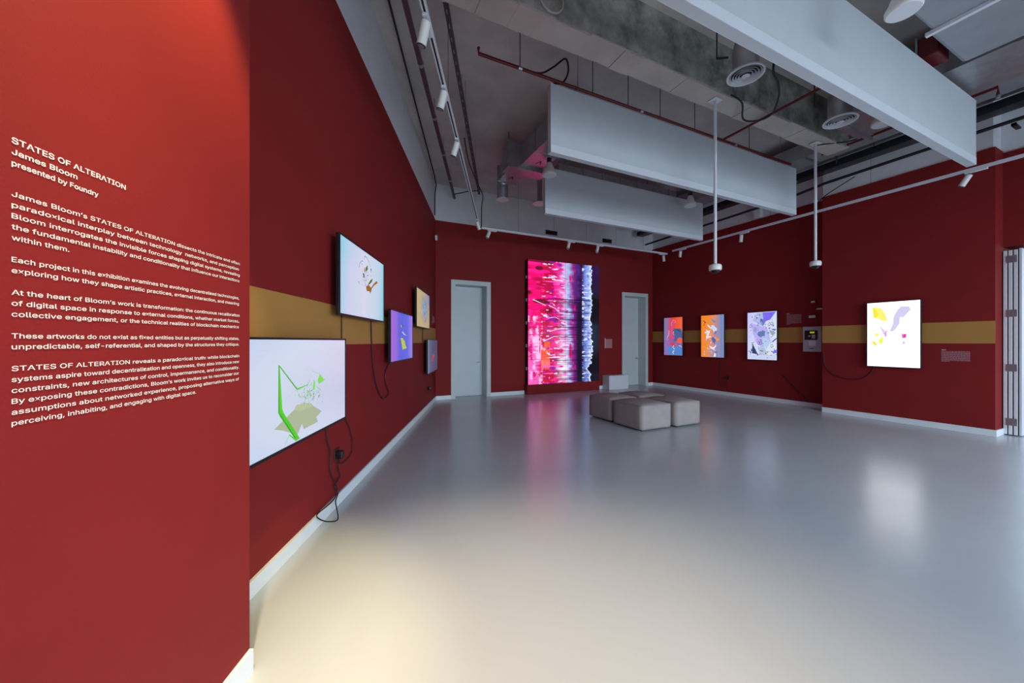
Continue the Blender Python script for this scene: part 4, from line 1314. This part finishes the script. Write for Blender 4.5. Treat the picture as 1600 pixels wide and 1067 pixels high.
caption('pink caption text right of the white screen on the projecting wall', (XP, 1.925, 0.925), RR, 0.255, 0.145, 0.04, 0.075, 12, seed=2)
caption('pink caption text above the ochre stripe left of the alarm panel', (XR, 4.03, 1.525), RR, 0.25, 0.19, 0.05, 0.06, 13, seed=3)
caption('faint caption text on the left wall near the corner', PL(0.30, 0, 1.545), RL, 0.30, 0.15, 0.05, 0.1, 10, seed=4)
t = thing('wall_plate', 'pale pinkish square label plate between video wall and right door', 'plate', (6.305, YB, 1.03), RB)
MB().bbox(-0.11, 0.11, -0.006, -0.0005, 0, 0.235, 0.002, 1).build('plate', M['caption'], t)
MB().box(-0.125, -0.112, -0.004, -0.0005, 0.0, 0.26).build('edge', M['vinyl'], t)

# ================================================================== fire alarm panel and the small plates above
t = thing('alarm_panel', 'grey alarm control panel with black display in the wall recess', 'panel', (XR, 3.70, 1.015), RR)
MB().bbox(-0.145, 0.145, -0.075, -0.0005, 0, 0.455, 0.006, 2).build('box', M['panel'], t)
MB().bbox(-0.115, 0.09, -0.079, -0.0755, 0.215, 0.385, 0.003, 1).build('display_window', M['black'], t)
scr = bpy.data.materials.new('lit_yellow_display')
scr.use_nodes = True
pp = scr.node_tree.nodes['Principled BSDF']
pp.inputs['Base Color'].default_value = (0.02, 0.02, 0.0, 1)
pp.inputs['Emission Color'].default_value = srgb(190, 200, 40)
pp.inputs['Emission Strength'].default_value = 0.6
MB().box(-0.03, 0.04, -0.081, -0.0795, 0.335, 0.362).build('display', scr, t)
MB().box(-0.055, -0.02, -0.081, -0.0795, 0.27, 0.295).box(0.0, 0.05, -0.081, -0.0795, 0.24, 0.31).build('buttons', M['panel'], t)
MB().box(-0.05, 0.06, -0.0775, -0.0755, 0.11, 0.20).build('notice_card', M['whiteplastic'], t)
MB().box(-0.04, 0.03, -0.0765, -0.0755, 0.055, 0.068).build('maker_plate', M['darkmetal'], t)
for (y, z, w_, h_, lb) in [(3.71, 1.905, 0.06, 0.03, 'topmost small white tag on dark plate above the alarm panel'), (3.60, 1.775, 0.11, 0.022, 'long thin white tag above the alarm panel'), (3.725, 1.63, 0.10, 0.045, 'lowest white tag on dark plate above the alarm panel')]:
    t = thing('wall_tag', lb, 'tag', (XR, y, z), RR, 'small tags above the alarm panel')
    MB().bbox(-w_ / 2 - 0.02, w_ / 2 + 0.02, -0.02, -0.0005, -0.025, h_ + 0.025, 0.003, 1).build('plate', M['red'], t)
    MB().box(-w_ / 2, w_ / 2, -0.0225, -0.0202, 0, h_).build('tag', M['whiteplastic'], t)

# ================================================================== hanging cables
def wall_cable(name, label, pts3, r=0.005, m='rubber', group=None):
    return pipe_thing(name, label, 'cable', pts3, r, M[m], group, 7, True)


CG = 'cables hanging under the screens'
wall_cable('power_cable', 'left cable hanging straight down from the pale blue screen', [PL(4.798, 0.012, z) for z in (1.45, 1.38, 1.30, 1.215, 1.15)], 0.004, 'redcable', CG)
wall_cable('power_cable', 'cable looping from the pale blue screen down and up to the purple screen', [PL(s, 0.012, z) for s, z in [(4.115, 1.45), (4.115, 1.389), (4.096, 1.161), (4.039, 0.915), (3.919, 0.729), (3.746, 0.613), (3.605, 0.606), (3.53, 0.65), (3.653, 0.776), (3.653, 0.871), (3.53, 0.958), (3.48, 1.03)]], 0.006, 'redcable', CG)
wall_cable('power_cable', 'short cable under the tan screen', [PL(1.494, 0.012, z) for z in (1.46, 1.35, 1.25, 1.12)], 0.006, 'redcable', CG)
wall_cable('power_cable', 'short cable under the dark slate screen', [PL(s, 0.012, z) for s, z in [(0.50, 0.70), (0.455, 0.577), (0.26, 0.479), (0.16, 0.394), (0.20, 0.30)]], 0.006, 'redcable', CG)
wall_cable('power_cable', 'tangled black cable under the green line screen reaching the skirting', [PL(s, o, z) for s, o, z in [(5.064, 0.015, 0.70), (5.064, 0.015, 0.611), (5.054, 0.015, 0.526), (5.004, 0.015, 0.437), (5.004, 0.015, 0.299), (4.931, 0.02, 0.187), (4.91, 0.024, 0.115), (4.984, 0.024, 0.085), (5.10, 0.024, 0.09), (5.225, 0.024, 0.094), (5.168, 0.05, 0.03), (5.12, 0.10, 0.008), (5.06, 0.09, 0.012), (4.952, 0.03, 0.062), (4.898, 0.024, 0.10), (4.941, 0.02, 0.165), (4.90, 0.018, 0.19), (4.841, 0.015, 0.21), (4.875, 0.015, 0.282), (4.893, 0.02, 0.335)]], 0.004, 'rubber', CG)
wall_cable('power_cable', 'black cable arching from the green line screen to its plug', [PL(s, 0.015, z) for s, z in [(4.82, 0.68), (4.733, 0.602), (4.655, 0.52), (4.588, 0.391), (4.615, 0.306), (4.733, 0.283), (4.818, 0.291), (4.858, 0.338)]], 0.004, 'redcable', CG)
wall_cable('power_cable', 'dark cable sagging left of the white screen on the projecting wall', [(7.498, y, z) for y, z in [(3.405, 1.0), (3.405, 0.943), (3.378, 0.781), (3.271, 0.649), (3.074, 0.592), (2.912, 0.607), (2.796, 0.707), (2.75, 0.806)]], 0.006, 'redcable', CG)
wall_cable('power_cable', 'thin cable slanting down to the skirting under the alarm panel', [(7.818, y, z) for y, z in [(4.22, 0.55), (4.073, 0.389), (3.965, 0.279), (3.839, 0.164), (3.78, 0.10)]], 0.005, 'redcable', CG)
wall_cable('power_cable', 'thin cable hanging below the orange screen', [(7.818, y, z) for y, z in [(5.50, 0.88), (5.50, 0.803), (5.517, 0.383), (5.486, 0.22), (5.40, 0.19), (5.36, 0.30), (5.345, 0.36)]], 0.004, 'redcable', CG)


def socket(label, loc, rot, s=1.0):
    t = thing('wall_plug', label, 'plug', loc, rot, 'plugs in the wall sockets')
    MB().bbox(-0.045 * s, 0.045 * s, -0.008, -0.0005, -0.045 * s, 0.045 * s, 0.003, 1).build('socket_plate', M['redcable'], t)
    MB().bbox(-0.022 * s, 0.022 * s, -0.055, -0.008, -0.028 * s, 0.028 * s, 0.008, 2).build('plug_body', M['black'], t, True)
    return t


socket('black plug in the socket under the green line screen', PL(4.874, 0, 0.375), RL)
socket('black plug in the socket near the floor by the left corner', PL(0.953, 0, 0.36), RL)
socket('black plug in the socket below and right of the orange screen', (XR, 5.343, 0.397), RR)

# ================================================================== folding partition
t = thing('folding_partition', 'white folding partition stacked at the right edge with grey hinges', 'partition', (7.76, YE - 0.01, 0), 0)
ZP = 2.365
y = 0.0
HZ = (0.13, 0.82, 1.515, 2.205)
for k in range(3):
    th = 0.030
    lf = MB().bbox(0.0, 0.62, y - th, y, 0.012, ZP, 0.002, 1).build('leaf', M['white'], t)
    if k:
        for z in HZ:
            MB().box(-0.006, -0.0004, y - th + 0.004, y + 0.016, z, z + 0.09).build('hinge', M['hinge'], lf)
    MB().box(0.012, 0.60, y - th - 0.0105, y - th - 0.0005, 0.012, ZP).build('gap_seal', M['black'], lf)  # black strip between leaves, painted in for the shade of the gap
    y -= th + 0.011
MB().bbox(0.002, 0.66, y - 0.022, y, 0.012, ZP + 0.012, 0.002, 1).build('face_leaf', M['strip'], t)
